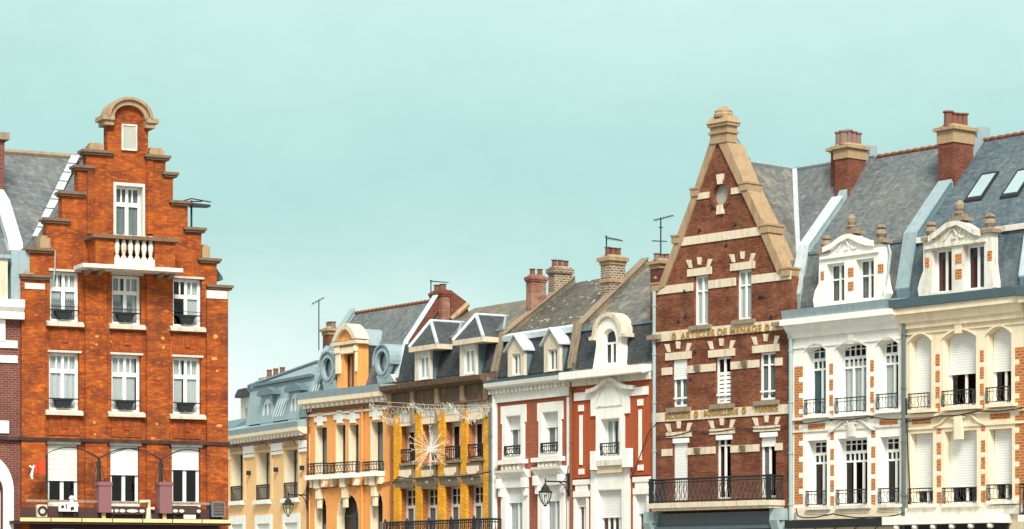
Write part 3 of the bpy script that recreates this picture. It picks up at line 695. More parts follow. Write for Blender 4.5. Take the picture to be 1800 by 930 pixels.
for i, (x0, x1, yt, yb, n, g_) in enumerate([(1417, 1451.6, 606.7, 729, 2, 11), (1471, 1523, 602, 726, 3, 8), (1543.5, 1579, 596, 720, 2, 10)]):
    z0, z1 = H.z((x0 + x1) / 2, yb), H.z((x0 + x1) / 2, yt)
    o = window(H, x0, x1, yt, yb, h=.2, rows=r7rows(n)(z0, z1), recess=.34, curtain=(('curtain_teal', FULL, .98), ('curtain', FULL, .8), ('curtain', LEFT + RIGHT, .8))[i], fw=.07)
    uw.append((o, x0, x1, yb))
    u0, u1 = H.u(x0), H.u(x1); railing(H, u0 + .04, u1 - .04, z0, z0 + .55, .14, o, sp=.14, dep=.12, r=.012)
    sill(H, x0 - 5, x1 + 3, yb, yb + 5.5, o, 'white', .2)
    arc = MB(); zs = z1 - .2; pts = arch_pts(u0 - .02, u1 + .02, zs, .2); 
    for a_, b_ in zip(pts, pts[1:]): arc.prism([(a_[0], a_[1] + .02), (b_[0], b_[1] + .02), (b_[0], b_[1] + .08), (a_[0], a_[1] + .08)], 0, .07)
    arc.build('hood_mould', 'white_dirty', o)
    if i == 1: MB().prism([(.5 * (u0 + u1) - .1, z1 - .05), (.5 * (u0 + u1) + .1, z1 - .05), (.5 * (u0 + u1) + .17, z1 + .5), (.5 * (u0 + u1) - .17, z1 + .5)], 0, .06).build('keystone', 'white', o)
for i, (x0, x1, yt, yb, n) in enumerate([(1419.7, 1453.5, 774, 890, 2), (1473, 1524.7, 770, 888, 3), (1547, 1581, 767.5, 886, 2)]):
    z0, z1 = H.z((x0 + x1) / 2, yb), H.z((x0 + x1) / 2, yt)
    o = window(H, x0, x1, yt, yb, rows=r7rows(n)(z0, z1), recess=.34, fw=.07)
    u0, u1 = H.u(x0), H.u(x1); railing(H, u0 + .04, u1 - .04, z0, z0 + .55, .14, o, sp=.14, dep=.12, r=.012)
    sill(H, x0 - 4, x1 + 3, yb, yb + 6, o, 'white_dirty', .24); sill(H, x0 - 2, x1 + 1, yb + 6, yb + 14, o, 'cream', .14, 'sill_panel')
wl = wall(H, 'white', H.z(1391, 560))
m = strips(H, [(1457.8, 1464, [(Y1(a), Y1(b)) for a, b in ((305, 403), (448, 548), (590, 690), (735, 830))]), (1529.6, 1535.8, [(Y1(a), Y1(b)) for a, b in ((272, 375), (420, 520), (562, 663), (708, 805))]),
               (1459.5, 1465.5, [(Y2(a), Y2(b)) for a, b in ((50, 118), (200, 300), (345, 445), (487, 590), (632, 722))]), (1531.5, 1538.5, [(Y2(a), Y2(b)) for a, b in ((32, 98), (180, 280), (328, 428), (473, 575), (620, 720))]),
               (1420, 1450, [(745, 757)]), (1546, 1578, [(737, 750)])])
y = 644.0; k = 0
while y < 885:
    H.pb(m, 1396.5, 1411 if k % 2 == 0 else 1404, y, min(y + (18.5 if k % 2 == 0 else 9.5), 889), 0, .012); y += 18.5 if k % 2 == 0 else 9.5; k += 1
m.build('brick_quoin', 'quoin_brick', wl, split=True)
# cornice and gutter
cz = H.z(1386, 572, .4)
m = MB(); m.box(-.12, W, 0, .5, cz, cz + .22); m.prof([(0, cz), (.4, cz), (.3, cz - .16), (.16, cz - .3), (.12, cz - .46), (0, cz - .46)], -.05, W); m.box(0, W, 0, .05, cz - .85, cz - .8)
cn = m.build('cornice', 'white', H.e)
MB().prof([(-.25, cz + .23), (.42, cz + .23), (.5, cz + .55), (-.25, cz + .62)], -.05, W).build('gutter', 'zinc', cn)
m = MB(); zz = H.z(1400, 757); m.box(0, W, 0, .05, zz - .08, zz); zz = H.z(1391, 737, .1); m.box(.05, W, 0, .1, zz - .06, zz + .05)
m.build('string_course', 'white_dirty', wl)
u0 = H.u(1497.5, .05); z0 = H.z(1497, 753)
m = MB(); scroll(m, u0, z0); m.box(u0 - .16, u0 + .16, 0, .12, z0 - .3, z0 + .22)
m.build('scroll_ornament', 'white_dirty', wl)
zb_ = H.z(1400, 914, .1)
m = MB(); m.box(0, W, 0, .12, zb_, H.z(1400, 893, .1)); m.build('base_course', 'cream', wl)
MB().box(.1, W - .1, 0, .45, zb_ - .3, zb_ - .02).build('awning_box', 'iron', H.e)
sg = MB().box(.2, W - .2, 0, .2, zb_ - 1.1, zb_ - .31).build('shop_sign', 'cream', H.e)
for i in range(5):
    u = W * (i + .75) / 5.4; MB().tube([(u - .35, .2, zb_ - .34), (u - .2, .5, zb_ - .42), (u, .62, zb_ - .55)], .02, 5).lathe(u, .62, zb_ - .72, [(.13, 0), (.14, .05), (.05, .17)], 10).build('sign_lamp', 'iron', sg)
cable(H, [(1397, 744), (1458, 737), (1529, 732), (1590, 736)], .12, .02); cable(H, [(1399, 893), (1402, 906), (1412, 910), (1450, 906), (1465, 903), (1480, 906), (1530, 909), (1590, 902)], .3, .025)
# roof
roof(H, [(1403, 532), (1418, 446), (1478, 360), (1529, 279)], 'slate_grey', 'tile', u0=.05)
parapet(H, H.prof, 'zinc', -.35, .12, .28, 'zinc_pale', 0, 3)
MB().box(.1, W, H.prof[1][0] - .06, H.prof[1][0] + .06, H.prof[1][1] - .06, H.prof[1][1] + .03).build('mansard_flashing', 'zinc_dark', H.e)
pf = H.prof
MB().prof([(pf[2][0], pf[2][1] - .3), (pf[3][0] - .3, pf[3][1] - .3), (pf[3][0] - .3, pf[3][1] + .5), (pf[3][0] + .25, pf[3][1] + .5), (pf[2][0], pf[2][1] + .2)], -.3, .1).build('party_wall', 'zinc', H.e)
chimney(H, -.55, .12, 1490, 1522, 254, 350, 4, potpx=228, caph=.5, pot='pot_grey', pot_r=.17)
chimney(H, -1.15, -.62, 1478, 1500, 258, 350, 2, potpx=232, caph=.18, pot='pot_grey', pot_r=.15)
face = [(1433, 541), (1431, 528), (1434, 512), (1441, 498), (1442, 447), (1452, 440), (1466, 432), (1480, 420), (1497, 411), (1513, 419), (1526, 424), (1541, 425), (1553, 429), (1553, 478), (1556, 500), (1560, 515), (1555, 526)]
def r2(h): return [(h[0][1], h[0][1] + (h[2][1] - h[0][1]) * .58, 2, .05), (h[0][1] + (h[2][1] - h[0][1]) * .62, h[2][1], 2, .05)]
dm = ornate_dormer(H, face, [(1455, 1486, 463, 531), (1506.5, 1538, 455, 526)], None, [(1442.5, 1448, 477, 492), (1490.5, 1500, 470.5, 486.5), (1490.5, 1500, 495, 511), (1543, 1552.5, 464, 480)],
    [(1452, 437), (1466, 431), (1480, 420), (1497, 411), (1513, 419), (1526, 424), (1541, 425)], (1497.5, 410), [(1451, 444), (1547, 425)], 'white', (H.u(1443), H.u(1552)), 'slate_grey', [(None, r2), (None, r2)], (1500, 440))
m = MB().tube([(H.u(1553) + .05, -.2, H.z(1553, 430)), (H.u(1553) + .2, -.15, H.z(1553, 445)), (H.u(1553) + .15, -.1, H.z(1553, 475)), (H.u(1553) + .05, .05, H.z(1553, 520))], .045, 6).build('dormer_pipe', 'pipe', dm)
pipe(H, 1588.5, 560, None, 'pipe_dark', .14, .075)
pipe(H, 1399, 900, None, 'zinc', .14, .05)

# ================================================================== R8: cream stone house
H = House('cream_stone_house', 'cream stone house with white roller shutters, brick insets, two skylights and ornate double dormer', 'house', 1585, 1803, -2700, 93.0)
W = H.W; R8 = H
def Y3(v): return 560 + v / 4.65
def Y4(v): return 740 + v / 4.895
for i, (x0, x1, yt, yb, sh) in enumerate([(1600, 1637, 588, 719, 718), (1658.5, 1715.5, 581, 714, 655), (1736, 1777.5, 575, 709, 650)]):
    u0, u1 = H.u(x0), H.u(x1); z1 = H.z((x0 + x1) / 2, yt); z0 = H.z((x0 + x1) / 2, yb)
    o = window(H, x0, x1, yt, yb, h=.22 if i != 1 else .27, shutter=sh, recess=.34, fw=.09)
    railing(H, u0 + .04, u1 - .04, z0, z0 + .54, .14, o, sp=.14, dep=.1, r=.012)
    sill(H, x0 - 5, x1 + 4, yb, yb + 6, o, 'cream', .24)
    zs = z1 - .25; arc = MB(); pts = arch_pts(u0 - .02, u1 + .02, zs, .25)
    for a_, b_ in zip(pts, pts[1:]): arc.prism([(a_[0], a_[1] + .02), (b_[0], b_[1] + .02), (b_[0], b_[1] + .1), (a_[0], a_[1] + .1)], 0, .07)
    arc.build('hood_mould', 'cream', o)
    if i == 1: MB().prism([(.5 * (u0 + u1) - .14, z1 - .1), (.5 * (u0 + u1) + .14, z1 - .1), (.5 * (u0 + u1) + .17, z1 + .42), (.5 * (u0 + u1) - .17, z1 + .42)], 0, .1).build('keystone', 'cream', o)
for i, (x0, x1, yt, yb, sh) in enumerate([(1600, 1640, 761.5, 886, 860.5), (1660, 1717, 757, 885, 853.6), (1738, 1779, 753.6, 880, 850)]):
    u0, u1 = H.u(x0), H.u(x1); z1 = H.z((x0 + x1) / 2, yt); z0 = H.z((x0 + x1) / 2, yb)
    o = window(H, x0, x1, yt, yb, shutter=sh, recess=.34, fw=.09)
    railing(H, u0 + .04, u1 - .04, z0, z0 + .54, .16, o, sp=.14, dep=.14, r=.012)
    sill(H, x0 - 4, x1 + 4, yb, yb + 6, o, 'white_dirty', .26)
wl = wall(H, 'cream', H.z(1585, 563))
q = [(1644.5, 1651.5, [(Y3(a), Y3(b)) for a, b in ((290, 385), (425, 518), (558, 650), (693, 780))]), (1722.5, 1729, [(Y3(a), Y3(b)) for a, b in ((258, 352), (395, 490), (532, 627), (668, 755))]),
     (1646.5, 1653.8, [(Y4(a), Y4(b)) for a, b in ((45, 108), (185, 285), (328, 428), (470, 568), (612, 712))]), (1724.5, 1731.5, [(Y4(a), Y4(b)) for a, b in ((22, 85), (165, 265), (310, 410), (455, 555), (600, 700))]),
     (1603, 1636, [(735.5, 745)]), (1740, 1775, [(726, 736)])]
m = strips(H, q); y = 610.0; k = 0
while y < 890:
    H.pb(m, 1784.5 if k % 2 == 0 else 1792, 1802.5, y, min(y + (20 if k % 2 == 0 else 10), 892), 0, .012); y += 20 if k % 2 == 0 else 10; k += 1
m.build('brick_quoin', 'quoin_brick', wl, split=True)
cz = H.z(1617, 549, .3)
m = MB(); m.box(.0, W, 0, .42, cz - .02, cz + .2); m.prof([(0, cz), (.3, cz), (.22, cz - .3), (.12, cz - .36), (.12, cz - .52), (0, cz - .52)], .0, W); m.box(0, W, 0, .06, cz - .72, cz - .66)
cn = m.build('cornice', 'cream', H.e)
MB().prof([(-.25, cz + .21), (.5, cz + .21), (.62, cz + .5), (-.25, cz + .55)], -.1, W).build('gutter', 'zinc_dark', cn)
m = MB(); zz = H.z(1592, 752.5); m.box(.1, W, 0, .05, zz - .08, zz); zz = H.z(1592, 731, .1); m.box(.05, W, 0, .12, zz - .08, zz + .02)
m.build('string_course', 'cream', wl)
u0 = H.u(1686, .05); z0 = H.z(1686, 742)
m = MB(); 
scroll(m, u0, z0)
m.box(u0 - .17, u0 + .17, 0, .14, z0 - .6, z0 + .25); m.build('scroll_ornament', 'cream', wl)
zb_ = H.z(1600, 908, .1)
MB().box(0, W, 0, .15, zb_, H.z(1600, 893, .1)).build('base_course', 'white_dirty', wl)
aw = MB().box(-.1, W - .6, 0, .9, zb_ - .3, zb_ - .01).build('shop_canopy', 'white', H.e)
MB().box(0, W - .7, .05, .15, zb_ - 1.0, zb_ - .31).build('shop_fascia', 'iron', H.e)
for i in range(6):
    MB().lathe(W * (i + .6) / 6.6, .8, zb_ - .49, [(.04, .18), (.11, .14), (.12, .05), (.07, 0)], 10).build('canopy_lamp', 'lights', aw, smooth=True)
cable(H, [(1589, 740), (1650, 731), (1720, 722), (1800, 716)], .14, .022)
cable(H, [(1593, 700), (1596, 800), (1600, 870), (1594, 905)], .1, .025)
roof(H, [(1594, 522), (1609, 424), (1670, 332), (1727, 248)], 'slate_blue', 'tile', u0=.05)
parapet(H, H.prof, 'zinc_dark', -.45, .1, .28, 'zinc', 0, 3)
pf = H.prof
MB().prof([(pf[2][0], pf[2][1] - .3), (pf[3][0] - .3, pf[3][1] - .3), (pf[3][0] - .3, pf[3][1] + .5), (pf[3][0] + .25, pf[3][1] + .5), (pf[2][0], pf[2][1] + .2)], -.3, .1).build('party_wall', 'zinc', H.e)
MB().box(.1, W, pf[1][0] - .1, pf[1][0] + .12, pf[1][1] - .1, pf[1][1] + .1).build('mansard_flashing', 'white_dirty', H.e)
chimney(H, -.62, .12, 1676, 1711, 221, 330, 4, potpx=196, caph=.58, pot='pot', pot_r=.18)
# skylights lying in the upper slope
for px in ((1694, 358, 1727, 318), (1757, 352, 1792, 310)):
    (da, za), (db, zb2) = pf[1], pf[3]; sl = (zb2 - za) / (db - da)
    # front-left corner on the slope
    best = None
    for i in range(400):
        dd = da + (db - da) * i / 400; u = H.u(px[0], dd); z = za + (dd - da) * sl; e = abs(z - H.z(px[0], px[1], dd))
        if best is None or e < best[0]: best = (e, u, dd, z)
    _, u, dd, z = best; wd, ln = .82, -.95
    def quad(a, b, i0, lift): return [(u + a, dd + i0, z + i0 * sl + lift), (u + b, dd + i0, z + i0 * sl + lift), (u + b, dd + ln - i0, z + (ln - i0) * sl + lift), (u + a, dd + ln - i0, z + (ln - i0) * sl + lift)]
    sk = MB().hexa(quad(0, wd, 0, -.05), quad(0, wd, 0, .12)).build('skylight', 'iron', H.e)
    MB().hexa(quad(.1, wd - .1, -.09, .121), quad(.1, wd - .1, -.09, .135)).build('pane', 'sky_pane', sk)
face = [(1617, 521), (1615, 508), (1619, 492), (1625, 476), (1625, 422), (1640, 416), (1655, 405), (1670, 394), (1687, 388), (1703, 396), (1717, 405), (1727, 407), (1744, 408), (1744, 462), (1748, 490), (1750, 505), (1744, 509)]
ornate_dormer(H, face, [(1640, 1675, 438, 514), (1695, 1732, 430, 508)], None, [(1626, 1633, 453, 470), (1679, 1690, 446, 463), (1679, 1690, 473, 490), (1735.5, 1743, 441, 458)],
    [(1638, 418), (1655, 406), (1670, 394), (1687, 388), (1703, 396), (1717, 405), (1728, 407)], (1687, 387), [(1635, 421), (1738, 407)], 'white_dirty', (H.u(1626), H.u(1743)), 'slate_blue',
    [(('curtain_red', FULL, .96), None), (('curtain_red', LEFT, .96), None)], (1690, 418))
pipe(H, 1589, 905, None, 'pipe_dark', .1, .05)

# ================================================================== R9: the next house, mostly out of frame
H = House('end_stone_house', 'sliver of pale stone house with iron balcony at the far right edge of the picture', 'house', 1803, 2040, -2650, 88.4)
W = H.W
for x0, x1 in ((1835, 1872), (1895, 1950), (1975, 2012)):
    o = window(H, x0, x1, 565, 700, recess=.3, shutter=620); sill(H, x0 - 4, x1 + 4, 700, 706, o, 'cream', .22)
    o = window(H, x0, x1, 745, 872, recess=.3); sill(H, x0 - 4, x1 + 4, 872, 880, o, 'cream', .22)
wl = wall(H, 'cream', H.z(1803, 536))
m = strips(H, []); y = 600.0; k = 0
m.box(.02, .5, 0, .012, 4.4, 9.6); m.build('brick_quoin', 'quoin_brick', wl, split=True)
cz = H.z(1803, 530, .3)
cn = MB().box(0, W, 0, .4, cz - .02, cz + .2).build('cornice', 'cream', H.e); MB().prof([(-.25, cz + .21), (.5, cz + .21), (.6, cz + .5), (-.25, cz + .55)], 0, W).build('gutter', 'zinc_dark', cn)
roof(H, [(1812, 500), (1826, 400), (1890, 310), (1950, 222)], 'slate_blue', 'tile', u0=.05)
parapet(H, H.prof, 'zinc_dark', -.45, .1, .28, 'zinc_pale', 0, 4)
ba = H.u(1791, .8); bz = H.z(1790, 917, .8)
bo = MB().box(ba, W, -.1, .85, bz, bz + .22).build('balcony', 'white', H.e); railing(H, ba + .05, W - .1, bz + .22, bz + 1.25, .8, bo, sp=.14, r=.02, dep=.7)

# ================================================================== shared small builders
def dormer_box(H, x0, x1, yt, yb, d, inward, face, cheek, win=None, fw_kw=None, top_over=0, name='dormer'):
    """plain dormer: front plate with one window, cheeks running back into the slope"""
    xm = (x0 + x1) / 2; u0, u1 = H.u(x0, d), H.u(x1, d); z1, z0 = H.z(xm, yt, d), H.z(xm, yb, d)
    hs = []
    if win:
        wx0, wx1, wy0, wy1, wh, kind = win; a, b = H.u(wx0, d), H.u(wx1, d); wz1, wz0 = H.z((wx0 + wx1) / 2, wy0, d), H.z((wx0 + wx1) / 2, wy1, d)
        hs = [opening(a, b, wz0, wz1, wh, kind)]
    dm = MB().plate(rect(u0, u1, z0, z1), hs, d - .14, d).build(name, face, H.e)
    if win: window_m(H, a, b, wz0, wz1, wh, kind, cut=False, d=d, recess=(fw_kw or {}).pop('recess', .08), parent=dm, **(fw_kw or {}))
    c = MB(); c.box(u0, u0 + .08, d - inward, d - .141, z0, z1); c.box(u1 - .08, u1, d - inward, d - .141, z0, z1); c.box(u0 + .081, u1 - .081, d - inward, d - .7, z0, z1 - .002); c.box(u0 + .081, u1 - .081, d - .69, d - .141, z1 - .08, z1 - .002)
    c.build('dormer_cheeks', cheek, dm)
    return dm, u0, u1, z0, z1

# ================================================================== R5: red render house
H = House('red_stucco_house', 'narrow red rendered house with white centre bay and arched white dormer', 'house', 1003, 1147, -2430, 107.2)
W = H.W; R5 = H; H.liner = 'white'
o = window(H, 1055, 1089, 735, 801, recess=.32, mull=3, curtain=('curtain', LEFT, .95), fmat='frame', fw=.1, d=.08)
z0 = H.z(1072, 801, .08); railing(H, H.u(1055, .08) + .03, H.u(1089, .08) - .03, z0 + .02, z0 + .5, .1, o, sp=.13, dep=.1, r=.016)
H.pb(MB(), 1046, 1096, 808, 818, 0, .32).build('sill', 'white_dirty', o); H.pb(MB(), 1048, 1093, 818, 831, 0, .2).build('sill_panel', 'cream', o)
m = MB(); H.pb(m, 1037, 1047, 793, 826, .09, .34); H.pb(m, 1093, 1104, 788, 821, .09, .34); m.build('corbel', 'white', o, split=True)
o = window(H, 1050, 1093, 860, 972, recess=.25, shutter=908, mull=4, fw=.1, d=.08, name='window')
for x0, x1, yt, yb, sh in ((1012, 1030, 874, 960, 889), (1117, 1136, 869, 960, 901)):
    ow = window(H, x0, x1, yt, yb, recess=.2, shutter=sh, mull=2)
    m = MB(); H.pb(m, x0 - 5.5, x1 + 5.5, yt - 31, yt - 22, 0, .09); H.pb(m, x0 - 1, x1 + 2, yt - 22, yt - 11, 0, .06); H.pb(m, x0 - 5, x1 + 5, yt - 11, yt - .5, 0, .09); m.build('lintel', 'white', ow)
    m = MB(); H.pb(m, x0 - 4.5, x0 - .2, yt, 965, 0, .05); H.pb(m, x1 + .2, x1 + 3.5, yt, 965, 0, .05); m.build('surround', 'white', ow, split=True)
cut = H.holes[:2]; H.holes[:2] = [[(p[0] + (.02 if p[0] < cut[k][1][0] - .1 else -.02), p[1]) for p in cut[k]] for k in range(2)]
wl = wall(H, 'red', H.z(1003, 676))
a, b_, c_, d_ = H.u(1038, .08), H.u(1105, .08), H.u(1047, .08), H.u(1096, .08)
zt, zs, zb = H.z(1070, 670, .08), H.z(1070, 729, .08), 3.2
pav = MB().plate([(c_, zb), (d_, zb), (d_, zs), (b_, zs), (b_, zt - .35), ((a + b_) / 2, zt), (a, zt - .35), (a, zs), (c_, zs)][:4] + [(b_, zs), (b_, zt - .32), (a + (b_ - a) * .75, zt - .08), ((a + b_) / 2, zt), (a + (b_ - a) * .25, zt - .08), (a, zt - .32), (a, zs), (c_, zs)],
    [opening(cut[0][0][0], cut[0][1][0], cut[0][0][1], cut[0][2][1]), opening(cut[1][0][0], cut[1][1][0], max(zb + .1, cut[1][0][1]), cut[1][2][1])], .001, .08).build('centre_bay', 'white', H.e)
m = MB(); H.pb(m, 1038, 1047, 828, 960, .002, .1); H.pb(m, 1096, 1105, 822, 960, .002, .1); m.build('pilaster', 'white', H.e, split=True)
m = MB(); P = [(H.u(1031, .2), H.z(1031, 690, .2))]; ua, ub = H.u(1031, .2), H.u(1111, .2); zz = H.z(1070, 686, .2); pts = []
for i in range(17):
    q_ = i / 16; pts.append((ua + (ub - ua) * q_, zz + .42 * math.exp(-((q_ - .5) / .24) ** 2) - .02))
for p, q_ in zip(pts, pts[1:]): m.prism([(p[0], p[1] - .03), (q_[0], q_[1] - .03), (q_[0], q_[1] + .13), (p[0], p[1] + .13)], .0, .26)
m.build('pediment', 'white_dirty', pav)
m = MB(); uu = (a + b_) / 2; rr = (b_ - a) * .34; zq = H.z(1070, 712, .08); pp = ring(uu, zq, rr, .78, 14, 0, 180); ip = ring(uu, zq, rr - .06, .72, 14, 0, 180)
for p, q_, r_, s_ in zip(pp, pp[1:], ip, ip[1:]): m.prism([p, q_, s_, r_], .08, .1)
m.box(uu - rr, uu + rr, .08, .105, zq - .07, zq); m.build('relief_moulding', 'white_dirty', pav, split=True)
m = MB(); zt = H.z(1003, 691.5, .06); m.box(.3, a, 0, .06, zt - .33, zt); m.box(b_, W - .25, 0, .06, zt - .33, zt)
m.build('white_band', 'white', wl, split=True)
for xa, xb, dy in ((1016, 1025, 0), (1120, 1129, -10)):
    m = MB(); H.pb(m, xa, xb, 712 + dy, 723 + dy, 0, .05); H.pb(m, xa + 2, xb - 2.5, 730 + dy, 817 + dy * .8, 0, .05); H.pb(m, xa + .5, xb + .5, 824 + dy * .7, 834 + dy * .7, 0, .05); m.build('panel_trim', 'white', wl, split=True)
zq = H.z(1010, 839, .1); m = MB(); m.box(.1, a - .05, 0, .1, zq - .05, zq + .06); m.box(b_ + .1, W - .1, 0, .1, zq - .05, zq + .06); m.build('string_course', 'red', wl, split=True)
cz = H.z(1003, 680, .1)
m = MB(); m.box(-.02, W - .06, 0, .12, cz, cz + .3); cn = m.build('cornice', 'white_dirty', H.e)
m = MB(); zt = H.z(998, 654, .45); m.prof([(-.3, cz + .32), (.12, cz + .32), (.45, zt - .34), (.52, zt - .3), (.52, zt), (-.3, zt + .05)], -.12, W - .04); m.build('cornice_slab', 'white', cn)
roof(H, [(1009, 649), (1022, 580), (1139, 464)], 'slate_worn', None, u0=.0, u1=W + .3)
pf = H.prof
MB().hexa([(.1, pf[0][0] + .03, pf[0][1]), (W - .02, pf[0][0] + .03, pf[0][1]), (W - .02, pf[0][0] - .1, pf[0][1]), (.1, pf[0][0] - .1, pf[0][1])],
          [(.1, pf[1][0] + .05, pf[1][1] - .05), (W - .02, pf[1][0] + .05, pf[1][1] - .05), (W - .02, pf[1][0] - .1, pf[1][1] - .05), (.1, pf[1][0] - .1, pf[1][1] - .05)]).build('mansard_slope', 'slate_dark', H.e)
MB().box(.1, W, pf[1][0] - .02, pf[1][0] + .12, pf[1][1] - .08, pf[1][1] + .02).build('mansard_flashing', 'zinc_dark', H.e)
parapet(H, H.prof, 'slate_moss', -.32, .08, .22, 'grey_stone')
chimney(H, -.62, .0, 1072, 1099, 451, 520, 3, mat='pale_chimney_brick', potpx=434, caph=.3, band=True, pot_r=.13, slab=.16, oh=.12)
chimney(H, W - .9, W - .3, 1160, 1182, 458, 520, 3, mat='chimney_brick', potpx=446, caph=.3, pot_r=.15, pot='pot_grey')
# arched dormer
u0, u1 = H.u(1048.5), H.u(1092); z0 = H.z(1070, 650); zc = H.z(1072, 557) ; zs = zc - (u1 - u0) * .5
wa, wb = H.u(1060), H.u(1083.5); wz0, wz1 = H.z(1071, 641), H.z(1071, 577.6)
opn = opening(wa, wb, wz0, wz1, (wb - wa) / 2, 'round')
dm = MB().plate([(u0 - .25, z0), (u1 + .2, z0), (u1 + .12, z0 + .5), (u1, z0 + 1.0), (u1, zs)] + arch_pts(u0, u1, zs, zc - zs, 'round')[1:-1] + [(u0, zs), (u0, z0 + 1.0), (u0 - .12, z0 + .5)], [opn], -.3, .02).build('dormer', 'white', H.e)
window_m(H, wa, wb, wz0, wz1, (wb - wa) / 2, 'round', rows=[(wz0, wz1 - .62, 2, .06), (wz1 - .54, wz1, 1)], cut=False, recess=.12, parent=dm, fw=.09)
MB().prism(opn, -.26, -.24).build('inside_shade_plate', 'room', dm)  # near-black plate painted as the shade inside the dormer
m = MB(); pp = arch_pts(u0 - .2, u1 + .2, zs + .05, zc - zs + .13, 'round', 16)[::-1]; pi_ = arch_pts(u0, u1, zs, zc - zs + .01, 'round', 16)[::-1]
for p, q_, r_, s_ in zip(pp, pp[1:], pi_, pi_[1:]): m.prism([p, q_, s_, r_], -.5, .12)
m.box(u0 - .34, u0, -.4, .14, zs - .06, zs + .08); m.box(u1, u1 + .34, -.4, .14, zs - .06, zs + .08); m.build('dormer_hood', 'band', dm)
m = MB().prism([(u0 + .02, z0), (u1 - .02, z0), (u1 - .02, zs)] + arch_pts(u0, u1, zs, zc - zs - .02, 'round')[1:-1] + [(u0 + .02, zs)], -2.4, -.31).build('dormer_body', 'white_dirty', dm)
pipe(H, 1004, 672, None, 'pipe_brown', .1, .06); cable(H, [(1110, 838), (1140, 760), (1155, 742)], .14, .02)

# ================================================================== R4: red brick house with white surrounds
H = House('red_brick_house', 'red brick house with white window surrounds, two small gabled dormers and lichen spotted roof', 'house', 865, 1003, -2060, 112.3)
W = H.W; R4 = H; H.liner = 'white'
for x0, x1, yt, yb, sh, s0, s1, st in ((888, 915, 730, 801, 753, 880, 923.5, 714.7), (952, 981, 723, 796, 749, 944, 988.5, 709)):
    o = window(H, x0, x1, yt, yb, recess=.3, shutter=sh, d=.06, fw=.1, curtain=('curtain_dim', LEFT, .9))
    u0, u1, z0, z1 = H.u(x0, .06), H.u(x1, .06), H.z((x0 + x1) / 2, yb, .06), H.z((x0 + x1) / 2, yt, .06); H.holes[-1] = rect(u0 + .02, u1 - .02, z0 + .02, z1 - .02)
    a, b_, zt = H.u(s0, .06), H.u(s1, .06), H.z(s0, st, .06)
    m = MB().plate([(a + .1, z0 - .15), (b_ - .1, z0 - .15), (b_ - .1, zt - .75), (b_, zt - .75), (b_, zt), (a, zt), (a, zt - .75), (a + .1, zt - .75)], [rect(u0, u1, z0, z1)], .001, .06).build('surround', 'white', o)
    railing(H, u0 + .03, u1 - .03, z0 + .02, z0 + .4, .12, o, sp=.14, dep=.1, r=.02)
    MB().box(a - .12, b_ + .12, 0, .3, z0 - .36, z0 - .18).build('sill', 'white', o)
    m = MB().box(a + .1, b_ - .1, 0, .1, z0 - .72, z0 - .36)
    for k in range(5): uu = a + .35 + (b_ - a - .7) * k / 4; m.lathe(uu, .12, z0 - .66, [(.05, 0), (.13, .1), (.13, .2), (.05, .28)], 8)
    m.build('sill_relief', 'white_dirty', o)
for x0, x1, yt, yb, sh, h0, h1, hy in ((888, 918.6, 856, 980, 882, 873.5, 926, 828), (954, 984, 851.7, 975, 879, 938, 990.5, 822)):
    o = window(H, x0, x1, yt, yb, recess=.24, shutter=sh, d=.08, fw=.1, curtain=('curtain', FULL, .9), mull=2)
    u0, u1, z0, z1 = H.u(x0, .08), H.u(x1, .08), max(3.0, H.z((x0 + x1) / 2, yb, .08)), H.z((x0 + x1) / 2, yt, .08); H.holes[-1] = rect(u0 + .02, u1 - .02, z0 + .02, z1 - .02)
    a, b_, zt = H.u(h0, .2), H.u(h1, .2), H.z(h0, hy, .2)
    MB().plate(rect(a + .12, b_ - .12, z0 - .2, zt - .12), [rect(u0, u1, z0, z1)], .001, .08).build('surround', 'white', o)
    m = MB(); m.prof([(0, zt), (.36, zt), (.34, zt - .1), (.2, zt - .26), (.12, zt - .34), (0, zt - .34)], a, b_); m.build('hood', 'white', o)
    m = MB()
    for uu in (a + .05, b_ - .33): m.box(uu, uu + .28, .06, .3, zt - .75, zt - .34); m.box(uu + .04, uu + .24, .06, .2, zt - 1.1, zt - .75)
    m.build('bracket', 'white', o, split=True)
wl = wall(H, 'red_brick', H.z(873, 700))
MB().box(0, .42, 0, .08, 2.9, H.z(870, 709)).build('white_pilaster', 'white', H.e); MB().box(W - .2, W - .05, 0, .06, 2.9, H.z(998, 698)).build('white_pilaster', 'white', H.e)
z1, z2, z3, z4 = H.z(864, 674, .3), H.z(864, 685, .3), H.z(870, 692, .1), H.z(873, 708.7)
cn = MB().prof([(0, z4), (.08, z4), (.1, z3), (.14, z2 - .02), (.42, z1 - .16), (.46, z1), (0, z1)], .0, W - .02).build('cornice', 'white', H.e)
dentils(H, (873, 686), (873, 692), .1, .26, 'white_dirty', cn, .3, .15)
MB().prof([(-.2, z1 + .002), (.44, z1 + .002), (.5, z1 + .12), (-.2, z1 + .14)], 0, W - .02).build('gutter', 'zinc_dark', cn)
roof(H, [(873, 664), (888, 597), (1011, 497)], 'slate_spot', None, u0=.0)
pf = H.prof
MB().hexa([(.1, pf[0][0] + .04, pf[0][1]), (W - .1, pf[0][0] + .04, pf[0][1]), (W - .1, pf[0][0] - .1, pf[0][1]), (.1, pf[0][0] - .1, pf[0][1])],
          [(.1, pf[1][0] + .05, pf[1][1] - .05), (W - .1, pf[1][0] + .05, pf[1][1] - .05), (W - .1, pf[1][0] - .1, pf[1][1] - .05), (.1, pf[1][0] - .1, pf[1][1] - .05)]).build('mansard_slope', 'slate_dark', H.e)
